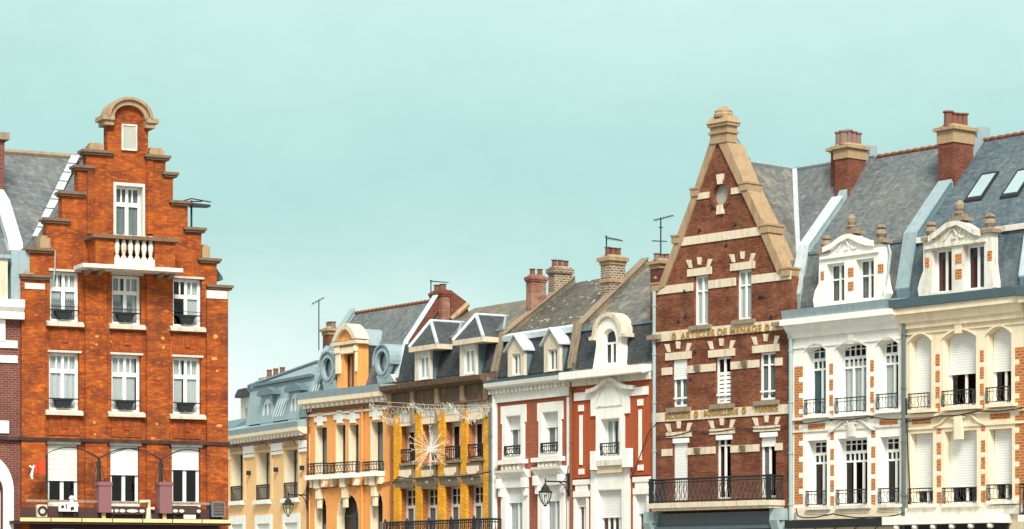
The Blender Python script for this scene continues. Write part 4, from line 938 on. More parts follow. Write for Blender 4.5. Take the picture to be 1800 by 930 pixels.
MB().prof([(pf[1][0] - .1, pf[1][1] - .12), (pf[1][0] + .2, pf[1][1] - .12), (pf[1][0] + .24, pf[1][1] + .1), (pf[1][0] - .1, pf[1][1] + .25)], .1, W - .15).build('zinc_gutter', 'zinc_pale', H.e)
parapet(H, H.prof, 'slate_moss', -.35, .06, .24, 'grey_stone')
MB().hexa([(W - .3, pf[0][0] + .2, pf[0][1]), (W - .05, pf[0][0] + .2, pf[0][1]), (W - .05, pf[0][0] - .3, pf[0][1]), (W - .3, pf[0][0] - .3, pf[0][1])],
          [(W - .3, pf[1][0] + .32, pf[1][1] + .3), (W - .05, pf[1][0] + .32, pf[1][1] + .3), (W - .05, pf[1][0] - .3, pf[1][1] + .3), (W - .3, pf[1][0] - .3, pf[1][1] + .3)]).build('mansard_edge', 'grey_stone', H.e)
for x0, x1, yb, wx0, wx1, wyt, wyb, ax, ay, e0, e1, ey in ((892.5, 921, 661, 900, 914.5, 622, 659, 905, 594.5, 887.6, 923, 613), (956, 983.5, 653, 963.4, 979, 614, 651, 968, 586, 953, 985, 602)):
    dm, u0, u1, z0, z1 = dormer_box(H, x0, x1, ey + 1, yb, .0, 1.6, 'band', 'zinc_dark', (wx0, wx1, wyt, wyb, 0, 'seg'), dict(fw=.06, recess=.1, shutter=None, curtain=('curtain_dim', LEFT, .9)))
    um = (u0 + u1) / 2; za = z1 + .62
    MB().prism([(u0, z1), (u1, z1), (um, za - .04)], -.5, .0).build('gable', 'band', dm)
    for s_ in (-1, 1):
        ue = um + s_ * ((u1 - u0) / 2 + .14); MB().hexa([(um, -1.4, za - .02), (um, .14, za - .02), (ue, .14, z1 - .1), (ue, -1.4, z1 - .1)], [(um, -1.4, za + .03), (um, .14, za + .03), (ue, .14, z1 - .04), (ue, -1.4, z1 - .04)]).build('dormer_roof', 'zinc_pale', dm)
chimney(H, -.42, .0, 934, 960, 486, 520, 2, mat='old_chimney_brick', cap='old_chimney_brick', potpx=473, caph=.2, pot_r=.13, oh=.07)
chimney(H, -.5, .0, 975, 1005, 471, 520, 3, mat='pale_chimney_brick', cap='pale_chimney_brick', potpx=457, caph=.25, pot_r=.13, slab=.2, oh=.08)
pipe(H, 868, 675, None, 'white', .12, .05)

# ================================================================== R3: yellow glazed brick house
H = House('yellow_brick_house', 'yellow glazed brick house with dark slate mansard, two hipped dormers and weathered brown cornice', 'house', 687, 863, -2100, 119.5)
W = H.W; R3 = H; H.liner = 'quoin_brick'
def Y6(v): return 690 + v / 3.876
def X6(v): return 670 + v / 3.876
up = [(125, 232, 205, 480, 262, 1), (278, 384, 165, 480, 395, 0), (430, 540, 150, 462, 222, 1), (585, 695, 130, 450, 205, 1)]
for i, (x0, x1, yt, yb, sh, rl) in enumerate(up):
    xa, xb = X6(x0), X6(x1); a, b = Y6(yt), Y6(yb)
    o = window(H, xa, xb, a, b, recess=.4, shutter=Y6(sh), fw=.14, bar=.06)
    u0, u1, z0 = H.u(xa), H.u(xb), H.z((xa + xb) / 2, b)
    if rl: railing(H, u0 + .03, u1 - .03, z0 + .02, z0 + .6, .04, o, sp=.16, dep=.06, r=.02)
    sill(H, xa - 1, xb + 1, b, b + 4, o, 'grey_stone', .2)
    m = MB(); m.box(u0 - .02, u1 + .02, 0, .1, z0 - 1.15, z0 - .16); m.build('panel', 'grey_stone', o)
    m = MB(); uu = (u0 + u1) / 2; m.plate([(u0 + .2, z0 - .55), (uu, z0 - .95), (u1 - .2, z0 - .55), (u1 - .2, z0 - .32), (u0 + .2, z0 - .32)], [], .1, .16); m.build('panel_relief', 'cream', o)
    zt = H.z((xa + xb) / 2, a); m = MB().prism([(u0 + .05, zt), (u1 - .05, zt), (u1 - .05, zt + .25), (uu + .2, zt + .5), (uu, zt + .34), (uu - .2, zt + .5), (u0 + .05, zt + .25)], 0, .08).build('lintel', 'white_dirty', o)
lo = [(120, 235, 645, 1010, 585), (270, 384, 640, 1005, 572), (425, 538, 632, 1000, 563), (578, 694, 622, 992, 552)]
for x0, x1, yt, yb, hd in lo:
    xa, xb = X6(x0), X6(x1); a, b = Y6(yt), Y6(yb); xm = (xa + xb) / 2
    z0, z1 = max(3.1, H.z(xm, b)), H.z(xm, a)
    o = window_m(H, H.u(xa), H.u(xb), z0, z1, rows=[(z0, z1 - .95, 2, .07), (z1 - .82, z1 - .45, 3, .03), (z1 - .42, z1, 3, .03)], recess=.38, fw=.14, curtain=('curtain_dim', FULL, .7))
    zt = H.z(xm, Y6(hd), .2); u0, u1 = H.u(xa), H.u(xb)
    MB().prof([(0, z1), (.12, z1), (.15, zt - .2), (.22, zt - .1), (.22, zt), (0, zt)], u0 - .1, u1 + .06).build('hood', 'grey_stone', o)
wl = wall(H, 'yellow_brick', H.z(700, 700))
m = MB()
for a, b in ((X6(85), X6(125)), (X6(232), X6(270)), (X6(386), X6(428)), (X6(540), X6(580)), (X6(696), X6(740))):
    m.box(H.u(a, .12), H.u(b, .12), 0, .12, 3.0, H.z(775, 722, .12))
m.build('yellow_pilaster', 'yellow_brick', H.e, split=True)
# warm stained stone frieze
zf1, zf0 = H.z(690, 709, .1), H.z(690, 722, .1)
MB().box(0, W, 0, .06, zf0 - .75, zf0 + .02).build('frieze_stone', 'cream', H.e)
m = MB(); n = 4
for i in range(n):
    a, b = W * i / n + .35, W * (i + 1) / n - .15; m.box(a, b, .06, .12, zf0 + .1, zf0 + .95)
m.build('frieze_panel', 'brown_wood', H.e, split=True)
m = MB()
for i in range(n + 1): a = min(W - .32, max(0, W * i / n - .1)); m.box(a, a + .32, .0, .2, zf0 - .7, zf0 + 1.0)
m.build('frieze_bracket', 'stone', H.e, split=True)
MB().box(0, W, 0, .26, zf0 - .0, zf0 + .09).build('string_course', 'brown_wood', H.e)
z1 = H.z(688, 677.5, .5)
cn = MB().prof([(0, zf0 + .96), (.2, zf0 + 1.0), (.24, z1 - .34), (.55, z1 - .2), (.6, z1), (-.2, z1 + .05), (-.2, z1 - .3)], -.05, W).build('cornice', 'brown_wood', H.e)
MB().box(0, W, 0, .02, zf0 + .02, zf0 + 1.0).build('frieze_field', 'brown_wood', H.e)
roof(H, [(697, 672), (712, 606), (833, 542)], 'slate_moss', None, u0=.1, u1=W + .1)
pf = H.prof
MB().hexa([(.1, pf[0][0] + .04, pf[0][1]), (W - .1, pf[0][0] + .04, pf[0][1]), (W - .1, pf[0][0] - .1, pf[0][1]), (.1, pf[0][0] - .1, pf[0][1])],
          [(.1, pf[1][0] + .05, pf[1][1]), (W - .1, pf[1][0] + .05, pf[1][1]), (W - .1, pf[1][0] - .1, pf[1][1]), (.1, pf[1][0] - .1, pf[1][1])]).build('mansard_slope', 'slate_dark', H.e)
for hx0, hx1, hy0, hy1, x0, x1, yb, gx0, gx1, gy0, gy1, ax, ay, rx, ry in ((718.5, 768, 611, 617, 729, 756, 668, 737, 753, 625, 666, 757.5, 564, 816, 570), (795, 849, 598, 605, 808, 836, 660, 816, 833, 613, 657, 837, 553, 880, 556)):
    dm, u0, u1, z0, z1 = dormer_box(H, x0, x1, hy1, yb, .05, 1.8, 'white_dirty', 'zinc_dark', (gx0, gx1, gy0, gy1, 0, 'seg'), dict(fw=.09, recess=.06, curtain=('curtain', FULL, .95)))
    a, b = H.u(hx0, .3), H.u(hx1, .3); MB().box(a, b, -.5, .3, z1 - .02, z1 + .2).build('dormer_cornice', 'band', dm)
    um = (a + b) / 2; zt = z1 + .2; _, zap = H.side(ax, ay, um); dap = -1.0; zap = H.z(ax, ay, dap)
    um = H.u(ax, dap); A_, B_, C_ = (a, .28, zt), (b, .28, zt), (um, dap, zap); D_ = (um, dap - 3.2, zap)
    m = MB(); m.add([(p[0], -p[1], p[2]) for p in (A_, B_, C_, D_, (a, dap - 3.2, zt), (b, dap - 3.2, zt))], [(0, 1, 2), (1, 5, 3, 2), (0, 2, 3, 4), (0, 4, 5, 1), (3, 5, 4)])
    m.build('dormer_roof', 'slate_dark', dm)
    for p, q_ in ((A_, C_), (B_, C_), (C_, D_)): MB().tube([p, q_], .085, 6).build('hip_flashing', 'zinc_pale', dm)
    # valley flashing where the hip roof meets the upper slope
    sl = (pf[2][1] - pf[1][1]) / (pf[2][0] - pf[1][0]); zz = lambda d: pf[1][1] + (d - pf[1][0]) * sl
    dv = pf[1][0] + (zap - pf[1][1]) / sl; MB().tube([(b, pf[1][0], pf[1][1] + .04), (um, dv, zap + .04)], .07, 6).build('valley_flashing', 'zinc', dm)
chimney(H, -.75, .3, 777, 791, 512, 560, 2, mat='old_chimney_brick', cap='chimney_brick', potpx=500, caph=.22, pot_r=.16, oh=.07)
_, zz = H.side(800, 530, .1); d0, _ = H.side(790, 530, .2); d1, _ = H.side(818, 534, .2)
MB().prof([(d0, zz + .5), (d0, zz - 2.5), (d1 - .6, zz - 2.5), (d1, zz)], -.3, .3).build('brick_upstand', 'chimney_brick', H.e)
for (xa, ya), (xb, yb) in (((793, 562), (822, 535)),):
    d0, z0 = H.side(xa, ya, .35); d1, z1 = H.side(xb, yb, .35); MB().tube([(.35, d0, z0), (.35, d1, z1)], .14, 6).build('coping', 'stone', H.e)
ba_, bb_ = H.u(680, .7), H.u(861, .7); bz = H.z(700, 921, .7) - 1.0
bo = MB().box(ba_, bb_, -.1, .8, bz - .2, bz).build('balcony', 'white_dirty', H.e); railing(H, ba_ + .05, bb_ - .05, bz, H.z(700, 918, .7), .7, bo, sp=.15, r=.025, dep=.6)
m = MB()
for x in (677, 715, 754, 793, 833): u = H.u(x, .7); zt = H.z(x, 914 - (x - 677) * .04, .7); m.tube([(u - .1, .7, bz), (u - .1, .7, zt - .15), (u, .7, zt), (u + .1, .7, zt - .15), (u + .1, .7, bz)], .05, 5)
m.build('railing_post', 'iron', bo, split=True)
pipe(H, 862, 665, None, 'pipe_dark', .12, .075); pipe(H, 688, 712, None, 'pipe_brown', .12, .06)
cable(H, [(690, 850), (700, 838), (760, 838), (863, 829)], .3, .03)

# ================================================================== R2: orange house
H = House('orange_stucco_house', 'orange rendered house with round zinc attic windows, segmental orange dormer and stone balconies', 'house', 541, 687, -2290, 125.7)
W = H.W; R2 = H; H.liner = 'cream'
for i, (x0, x1, yt, yb) in enumerate(((554, 575, 750, 839), (590, 607.6, 745.5, 837), (612.8, 630.8, 745, 836), (651, 673.5, 740, 833))):
    o = window(H, x0, x1, yt, yb, recess=.4, fmat='frame_dark', transom=yt + 17, curtain=('curtain_dim', FULL, .97), fw=.055, mull=1 if i else 2, bar=.03)
    if i in (0, 1, 3):
        xe = x1 if i != 1 else 631; z0 = H.z(x0, yb); railing(H, H.u(x0 - 2), H.u(xe + 1), z0 + .1, H.z(x0, yb - 23 + i), .38, o, sp=.13, dep=.36, r=.016, mat='iron')
        MB().box(H.u(x0 - 4), H.u(xe + 3), -.2, .46, z0 - .14, z0 + .08).build('sill', 'white', o)
        uc_ = (H.u(x0) + H.u(xe)) / 2; m = MB(); m.box(uc_ - .22, uc_ + .22, 0, .3, z0 - .55, z0 - .14); m.box(uc_ - .17, uc_ + .17, 0, .22, z0 - 1.05, z0 - .55); m.box(uc_ - .12, uc_ + .12, 0, .16, z0 - 1.5, z0 - 1.05)
        m.box(H.u(x0) - .1, H.u(x0) + .15, 0, .26, z0 - .5, z0 - .14); m.box(H.u(xe) - .15, H.u(xe) + .1, 0, .26, z0 - .5, z0 - .14); m.build('bracket', 'cream', o, split=True)
    zt = H.z(x0, yt); uc_ = (H.u(x0) + H.u(x1)) / 2; m = MB(); m.box(uc_ - .55, uc_ + .55, 0, .07, zt + .2, zt + .42); m.box(uc_ - .22, uc_ + .22, 0, .1, zt + .02, zt + .62); m.build('keystone', 'white', o)
for x0, x1, yt, dr in ((553, 574, 870.6, 0), (592, 630.5, 867.5, 1), (651, 673, 864, 0)):
    u0, u1 = H.u(x0), H.u(x1); z1 = H.z((x0 + x1) / 2, yt); z0 = 3.2
    window_m(H, u0, u1, z0, z1, (u1 - u0) / 2, 'round', rows=[(z0, z1 - (u1 - u0) / 2 - .1, 2, .04), (z1 - (u1 - u0) / 2, z1, 1)], recess=.42, fmat='frame_dark', fw=.05, curtain=('curtain_dim', FULL, .6))
wl = wall(H, 'orange', H.z(541, 712))
H.band(MB(), (541, 729.5), (541, 733), 0, .1).build('string_course', 'white', wl)
m = MB(); zq = H.z(541, 857, .06); m.box(0, W, 0, .06, zq - .05, zq + .05); m.build('string_course', 'orange', wl)
z1 = H.z(534, 703, .45); cn = MB().prof([(0, z1 - .42), (.2, z1 - .42), (.26, z1 - .26), (.5, z1 - .2), (.52, z1), (0, z1)], -.1, W).build('cornice', 'cream', H.e)
MB().prof([(-.3, z1 + .003), (.5, z1 + .003), (.58, z1 + .34), (-.3, z1 + .36)], -.12, W).build('gutter', 'zinc', cn)
MB().box(0, W, 0, .14, z1 - .58, z1 - .425).build('dentil_shadow_bed', 'pipe_brown', cn)  # brown strip paints in the shadow behind the dentils
dentils(H, (546, 712), (546, 717), .14, .36, 'white', cn, .42, .2)
roof(H, [(552, 690), (570, 628), (620, 552)], 'slate_grey', 'tile', u0=.0)
pf = H.prof
parapet(H, H.prof, 'zinc', -.12, .28, .2, 'zinc', 0, None)
parapet(H, H.prof, 'chimney_brick', W - .2, W + .12, .2, 'zinc_pale', 0, None)
# central orange dormer
d = .1; u0, u1 = H.u(593, d), H.u(628, d); z0, zt = H.z(605, 688, d), H.z(605, 607, d); wa, wb = H.u(604.6, d), H.u(622, d); wz0, wz1 = H.z(613, 685, d), H.z(613, 622, d)
dm = MB().plate(rect(u0, u1, z0, zt), [rect(wa, wb, wz0, wz1)], d - .3, d).build('dormer', 'orange', H.e)
window_m(H, wa, wb, wz0, wz1, cut=False, recess=.2, d=d, fmat='frame_dark', parent=dm)
m = MB(); m.box(u0 + .01, u1 - .01, d - .62, d - .301, z0, zt - .01); m.build('dormer_side', 'orange', dm)
MB().box(u0 + .05, u1 - .05, d - 3.2, d - .621, z0, zt - .05).build('dormer_cheeks', 'slate_dark', dm)
m = MB()
for a, b in ((u0 - .02, wa - .25), (wb + .25, u1 + .02)): m.box(a, b, d, d + .1, zt - 1.3, zt); m.box(a - .05, b + .05, d, d + .16, zt - .35, zt - .1)
m.build('dormer_bracket', 'cream', dm, split=True)
MB().box(wa - .1, wb + .1, d, d + .12, wz1 + .02, wz1 + .3).build('lintel', 'cream', dm)
um = (u0 + u1) / 2; hw_ = (u1 - u0) / 2 + .2; m = MB(); m.box(u0 - .22, u1 + .22, d - .55, d + .2, zt, zt + .16)
pp = arch_pts(um - hw_, um + hw_, zt + .22, .78, 'seg', 14)[::-1]; pi_ = arch_pts(um - hw_ + .32, um + hw_ - .32, zt + .22, .5, 'seg', 14)[::-1]
for p, q_, r_, s_ in zip(pp, pp[1:], pi_, pi_[1:]): m.prism([p, q_, s_, r_], d - .55, d + .2)
m.build('pediment', 'band', dm)
MB().prism(arch_pts(um - hw_ + .3, um + hw_ - .3, zt + .22, .48, 'seg', 14), d - .5, d).build('pediment_field', 'orange', dm)
MB().prism(arch_pts(um - hw_ + .2, um + hw_ - .2, zt - .05, .85, 'seg', 14), d - 3.2, d - .56).build('dormer_roof', 'zinc', dm)
# round zinc windows
for px, py in ((577, 647), (673, 636)):
    d = -.05; uu, zz = H.u(px, d), H.z(px, py, d); r0, r1 = .72, .45
    dm = MB().plate(ring(uu, zz, r0, r0 * 1.05), [ring(uu, zz, r1, r1 * 1.08)], d - .12, d).build('round_dormer', 'zinc', H.e)
    MB().plate(ring(uu, zz, r0 * .8, r0 * .84), [ring(uu, zz, r1, r1 * 1.08)], d, d + .08).build('round_frame', 'zinc', dm)
    MB().prism(ring(uu, zz, r1, r1 * 1.08), d - .1, d - .08).build('pane', 'glass', dm); MB().prism(ring(uu, zz, r1, r1 * 1.08), d - .3, d - .28).build('curtain', 'curtain', dm)
    m = MB().prism(ring(uu, zz, r0 - .02, r0 * 1.05 - .02), d - 1.9, d - .31); m.build('dormer_drum', 'zinc_dark', dm)
    pp = ring(uu, zz, r0 + .08, r0 * 1.05 + .08, 14, -10, 190); pi_ = ring(uu, zz, r0, r0 * 1.05, 14, -10, 190); m = MB()
    for p, q_, r_, s_ in zip(pp, pp[1:], pi_, pi_[1:]): m.prism([p, q_, s_, r_], d - 1.3, d + .1)
    m.build('dormer_hood', 'zinc', dm)
    m = MB().hexa([(uu - .75, pf[0][0] + .1, pf[0][1] + .05), (uu + .75, pf[0][0] + .1, pf[0][1] + .05), (uu + .75, pf[0][0] - .4, pf[0][1] + .05), (uu - .75, pf[0][0] - .4, pf[0][1] + .05)],
                  [(uu - .6, d - .02, zz - .6), (uu + .6, d - .02, zz - .6), (uu + .6, d - .7, zz - .6), (uu - .6, d - .7, zz - .6)]); m.build('zinc_apron', 'zinc_pale', dm)
pipe(H, 637, 712, None, 'orange', .08, .06); pipe(H, 541, 716, None, 'pipe_brown', .1, .06)
cable(H, [(545, 857), (600, 853), (689, 846)], .1, .02)

# ================================================================== R1: pale peach house at the bend
H = House('peach_stucco_house', 'low peach rendered house with pale blue zinc attic beside the stepped gable', 'house', 398, 541, -1430, 135.3)
W = H.W; R1 = H; H.liner = 'cream'
for x0, x1, yt, yb in ((407, 428.5, 797, 881), (452, 476, 794, 879), (500.5, 525, 789, 876)):
    o = window(H, x0, x1, yt, yb, recess=.5, transom=yt + 20, fmat='frame_dark', curtain=('curtain', FULL, .97), fw=.07, bar=.04)
    u0, u1, z0, z1 = H.u(x0), H.u(x1), H.z((x0 + x1) / 2, yb), H.z((x0 + x1) / 2, yt)
    railing(H, u0 + .02, u1 - .02, z0, z0 + .75, .04, o, sp=.15, r=.018, curly=False)
    MB().box(u0 - .15, u1 + .1, -.3, .2, z0 - .2, z0).build('sill', 'white', o)
    m = MB(); m.box(u0, u1, 0, .12, z1 + .1, z1 + .2); m.prism(arch_pts(u0 + .2, u1 - .2, z1 + .2, .3), 0, .12); m.build('lintel', 'stone', o)
    MB().plate(rect(u0 - .32, u1 + .28, z0 - .0, z1 + .95), [rect(u0 - .001, u1 + .001, z0 - .001 + .02, z1 + .001)], .001, .05).build('surround', 'peach', o)
    H.holes[-1] = rect(u0 + .01, u1 - .01, z0 + .01, z1 - .01)
    z1 = z0 - .75
    o = window_m(H, u0 + .1, u1 - .1, 3.2, z1 - .45, shutter=3.25, recess=.1); MB().plate(rect(u0 - .22, u1 + .2, 3.0, z1), [rect(u0 + .08, u1 - .08, 3.1, z1 - .43)], .001, .05).build('surround', 'white', o)
wl = wall(H, 'peach', H.z(398, 782))
m = MB()
for a, b, y in ((398, 406, 787), (430, 449, 783), (479, 499, 778), (527, 540, 773)): m.box(max(0, H.u(a)), H.u(b), 0, .09, H.z((a + b) / 2, y + 14), H.z((a + b) / 2, y + 1)); m.box(max(0, H.u(a)), H.u(b), 0, .09, H.z((a + b) / 2, y + 21), H.z((a + b) / 2, y + 16))
m.build('capital_band', 'white', wl, split=True)
m = MB()
for x, y in ((440, 832), (488, 826), (534, 823)): u, z = H.u(x), H.z(x, y); m.box(u - .06, u + .06, 0, .2, z - .1, z + .12)
m.build('wall_bracket', 'iron', wl, split=True)
z1 = H.z(402, 768, .4); cn = MB().prof([(0, z1 - .3), (.2, z1 - .3), (.5, z1 - .14), (.52, z1 + .02), (0, z1 + .02)], 0, W).build('cornice', 'cream', H.e)
MB().box(0, W, 0, .12, z1 - .55, z1 - .305).build('dentil_shadow_bed', 'pipe_brown', cn)  # shadow between the dentils, put in as a brown strip
dentils(H, (402, 776), (402, 781), .12, .34, 'white', cn, .45, .22)
MB().prof([(-1.2, z1 + .023), (.5, z1 + .023), (.56, z1 + .3), (-1.2, z1 + .75)], 0, W).build('gutter', 'zinc', cn)
# zinc attic, roof hipped at its far end
da = -.35; ua = H.u(443.7, da); zb, zt = H.z(443.7, 745, da), H.z(443.7, 679, da)
at = MB().box(ua, W, -6, da, zb - .6, zt).build('attic', 'zinc', H.e)
dh, zh = H.side(560, 636, W); m = MB()
E = [(ua - .1, da + .15, zt), (W, da + .15, zt), (W, dh, zh), (W - .3, dh, zh), (ua - .1, 2 * dh - da, zt), (W, 2 * dh - da, zt)]
m.add([(u, -d, z) for u, d, z in E], [(0, 1, 2, 3), (0, 3, 4), (3, 2, 5, 4), (1, 5, 2), (0, 4, 5, 1)]); rf = m.build('roof', 'zinc', H.e)
MB().tube([E[0], E[3]], .1, 6).build('hip_flashing', 'zinc_dark', rf); MB().tube([E[3], E[2]], .1, 6).build('ridge_flashing', 'zinc_dark', rf)
MB().box(ua - .14, W, da + .1, da + .22, zt - .08, zt + .06).build('eaves', 'zinc_dark', rf)
for x0, x1, wy0, wy1, hx0, hx1, hy in ((458, 479, 701, 744, 453, 481, 688), (507, 527, 691, 740, 501, 529, 681)):
    d = .0; u0, u1 = H.u(x0, d), H.u(x1, d); xm = (x0 + x1) / 2; z0, z1 = H.z(xm, wy1 + 3, d), H.z(xm, hy + 6, d); wa, wb = u0 + .16, u1 - .12; wz1, wz0 = H.z(xm, wy0, d), H.z(xm, wy1, d)
    dm = MB().plate(rect(u0, u1, z0, z1), [opening(wa, wb, wz0, wz1, (wb - wa) * .4, 'round')], d - .2, d).build('dormer', 'zinc', H.e)
    window_m(H, wa, wb, wz0, wz1, (wb - wa) * .4, 'round', cut=False, recess=.05, d=d, fw=.2, bar=.1, parent=dm)
    MB().box(u0, u1, -1.5, d - .201, z0, z1).build('dormer_cheeks', 'zinc_pale', dm)
    ha, hb = H.u(hx0, .2), H.u(hx1, .2); MB().prism([(ha, z1 - .05), (hb, z1 - .05), (hb, z1 + .12), ((ha + hb) / 2 + .4, z1 + .32), ((ha + hb) / 2 - .4, z1 + .32), (ha, z1 + .12)], -1.2, .25).build('dormer_hood', 'zinc_dark', dm)
    m = MB()
    for k in range(5): uu = u1 + .35 + k * .32; m.tube([(uu, .12, zb + .1), (uu + .2, da + .06, zt - .5)], .022, 4)
    m.build('standing_seam', 'zinc_pale', dm, split=True)
m = MB().hexa([(ua, .0, zb - .1), (W, .0, zb - .1), (W, da, zb - .1), (ua, da, zb - .1)], [(ua, da + .12, zt - .3), (W, da + .12, zt - .3), (W, da, zt - .3), (ua, da, zt - .3)]).build('mansard_slope', 'zinc', at)
chimney(H, W - .9, W - .15, 578, 596, 577, 640, 3, mat='chimney_brick', potpx=566, caph=.3, pot='pot_grey', pot_r=.15)
ca, cb = H.u(468, -9.3), H.u(502, -9.3); zz = H.z(484, 665, -9.3)
o = MB().box(ca, cb, -9.6, -9, zz - 4, zz).build('chimney', 'pale_chimney_brick', H.e); MB().box(ca - .1, cb + .1, -9.75, -8.85, zz, zz + .1).build('chimney_cap', 'stone', o)
for k in (0, 1, 2): MB().lathe(ca + .5 + k * (cb - ca - 1.0) / 2, -9.3, zz + .12, [(.17, 0), (.14, .3), (.17, .45), (.1, .45)], 10).build('chimney_pot', 'pot', o)
MB().box(.1, W - .1, -9, -3, 0, zb).build('rear_building', 'white_dirty', H.e)

# ================================================================== R0: white house beyond
H = House('far_white_house', 'white house with dark dormer, glimpsed between the stepped gable and the peach house', 'house', 330, 398, -1200, 142.5)
W = H.W
o = window(H, 350, 375, 800, 870, recess=.3); wl = wall(H, 'white', H.z(398, 770)); cz = H.z(398, 766)
MB().box(0, W, 0, .4, cz - .2, cz + .2).build('cornice', 'white', H.e)
dw = -1.6; u0, u1 = W - 1.0, W + 1.5
uA, uB = H.u(421, -4), H.u(446, -4); z0, z1 = cz - .5, H.z(432, 698, -4)
a, b = uA + .9, uA + 2.6
uA, uB = uA + .2, uB
dm = MB().plate(rect(uA, uB, z0, z1), [rect(a, b, z1 - 2.0, z1 - .6)], -4.3, -4).build('dormer', 'white_dirty', H.e)
window_m(H, a, b, z1 - 2.0, z1 - .6, cut=False, d=-4, recess=.1, parent=dm, mull=2)
MB().box(uA, uB, -7, -4.301, z0, z1).build('dormer_cheeks', 'slate_dark', dm)
MB().prism([(uA - .15, z1), (uB + .1, z1), (uB + .1, z1 + .15), (uB - .5, z1 + .45), (uA + .4, z1 + .45), (uA - .15, z1 + .15)], -7, -3.7).build('dormer_roof', 'slate_dark', dm)
MB().prism([(uA + .5, z1 + .4), (uB, z1 + .4), (uB, z1 + 1.0), (uA + .7, z1 + .9)], -6, -4.6).build('chimney', 'band', H.e)
MB().prof([(0, cz + .2), (-1.3, cz + 1.0), (-12, cz + 1.2), (-12, cz - .3), (0, cz - .3)], 0, W).build('roof', 'zinc_dark', H.e)
MB().prof([(-3, cz + .5), (-3.4, H.z(410, 700, -3)), (-6, H.z(410, 700, -3)), (-6, cz)], W - 3, W + .8).build('stair_head', 'white', H.e)

# ================================================================== L1: stepped gable house
H = House('stepped_gable_house', 'tall orange brick house with stepped gable, round-arched top and small balcony below the top window', 'house', 36.5, 401, 10100, 88.0 * (10100 - 220) / (10100 - 36.5))
W = H.W; L1 = H; u = H.u
def q(x, y): return (H.u(x), H.z(x, y))
# outline, going up the right side and down the left
st = [(364, 411, 505, 400), (349, 390, 458, 381), (324, 364, 404, 354), (299, 336, 357, 330), (287, 315, 307, 304), (255, 301, 277, 291)]      # cap x0, cap x1, cap row, brick edge on the right
sl = [(34, 92, 487, 37), (45, 96, 440, 53), (76, 125, 388, 82), (103, 152, 341, 109), (129, 167, 295, 137), (144, 200, 268, 152)]
out_ = [(0, 0), (W, 0)]
for c0, c1, cy, e in st: out_ += [(u(e) if e < 400 else W, H.z(e, cy))]; nx = None
pts = [(0, 0), (W, 0), (W, H.z(400, 505))]
for i in range(1, 6): pts += [(u(st[i][3]), pts[-1][1]), (u(st[i][3]), H.z(st[i][3], st[i][2]))]
pts += [(u(260.5), pts[-1][1]), (u(260.5), H.z(260, 212))]
uc = u(225); rtop = H.z(225, 180); zn = pts[-1][1]
un = u(189); pts += arch_pts(un, u(260.5), zn, rtop - zn, 'round', 14)[1:-1]
pts += [(un, zn), (un, H.z(190, 268))]
for i in range(5, 0, -1): pts += [(u(sl[i][3]), H.z(sl[i][3], sl[i][2])), (u(sl[i][3]), H.z(sl[i - 1][3] + 12, sl[i - 1][2]))]
pts += [(0, pts[-1][1])]
OB = 'orange_brick'
# windows: (x0, x1, lintel bottom row, sill top row, transom row, sill x0, sill x1, kind)
wn = [(88, 139.5, 477.5, 566, 506.5, 81.6, 146.7), (196.8, 248.5, 484, 571, 513, 192, 255.5), (304, 355, 490, 575, 520, 299, 361),
      (86, 139.7, 620, 722, 650.6, 79.7, 145.5), (196, 248, 624, 725, 657, 190, 254.6), (304, 354, 628, 729, 661, 298.7, 361)]
wins = []
for i, (x0, x1, yt, yb, tr, s0, s1) in enumerate(wn):
    xm = (x0 + x1) / 2; u0, u1, z0, z1 = u(x0), u(x1), H.z(xm, yb), H.z(xm, yt); zt = H.z(xm, tr); um = (u0 + u1) / 2
    cu = [('curtain', [(.1, .42), (.5, .96)], .98), ('curtain', [(.05, .38), (.52, .9)], .98), ('curtain', [(.55, .98)], .98), ('curtain', [(0, 1)], 1.0), ('curtain', [(0, .5), (.52, .86)], .99), ('curtain', [(0, .40), (.47, 1)], 1.0)][i]
    o = window_m(H, u0, u1, z0, z1, rows=[(z0, zt - .09, 2, .06), (zt + .05, z1, 4, .025)], recess=.2, curtain=cu, fw=.1)
    MB().box(um - .05, um + .05, -.22, -.18, zt + .04, z1 - .05).build('mullion', 'frame', o)
    MB().box(u0 - .05, u1 + .06, -.1, .05, z1, z1 + .075).build('lintel', 'sill_stone', o)
    m = MB(); m.prof([(-.2, z0 + .02), (.02, z0 + .02), (.2, z0 - .06), (.2, z0 - .16), (-.2, z0 - .16)], u(s0, .1), u(s1, .1)); m.build('sill', 'sill_stone', o)
    m = MB(); zr = z0 + .40; m.tube([(u0 + .01, -.03, zr), (u1 - .01, -.03, zr)], .022, 5); m.tube([(u0 + .01, -.03, zr + .12), (u1 - .01, -.03, zr + .12)], .012, 5) if i < 3 else None
    m.build('guard_rail', 'iron', o); wins.append((u0, u1, z0, z1, o))
gr = 'black flower troughs on the window rails'
pos = ['upper row, left window', 'upper row, middle window', 'upper row, right window', 'lower row, left window', 'lower row, middle window', 'lower row, right window']
for i, (u0, u1, z0, z1, o) in enumerate(wins):
    a, b = u0 + .18 + (.05 if i == 2 else 0), u1 - .24; zz = z0 + .12
    m = MB().hexa([(a + .1, -.14, zz), (b - .1, -.14, zz), (b - .1, .0, zz), (a + .1, .0, zz)], [(a, -.17, zz + .24), (b, -.17, zz + .24), (b, .03, zz + .24), (a, .03, zz + .24)])
    m.box(a - .02, b + .02, -.19, .05, zz + .22, zz + .255)
    c = H.world((a + b) / 2, -.07, zz); t = m.build('flower_trough', 'soil_green', None, origin=((a + b) / 2, .07, zz)); t.location = c; t.rotation_euler = H.e.rotation_euler
    tag(t, 'black flower trough on the stepped gable house, ' + pos[i], 'planter', gr)
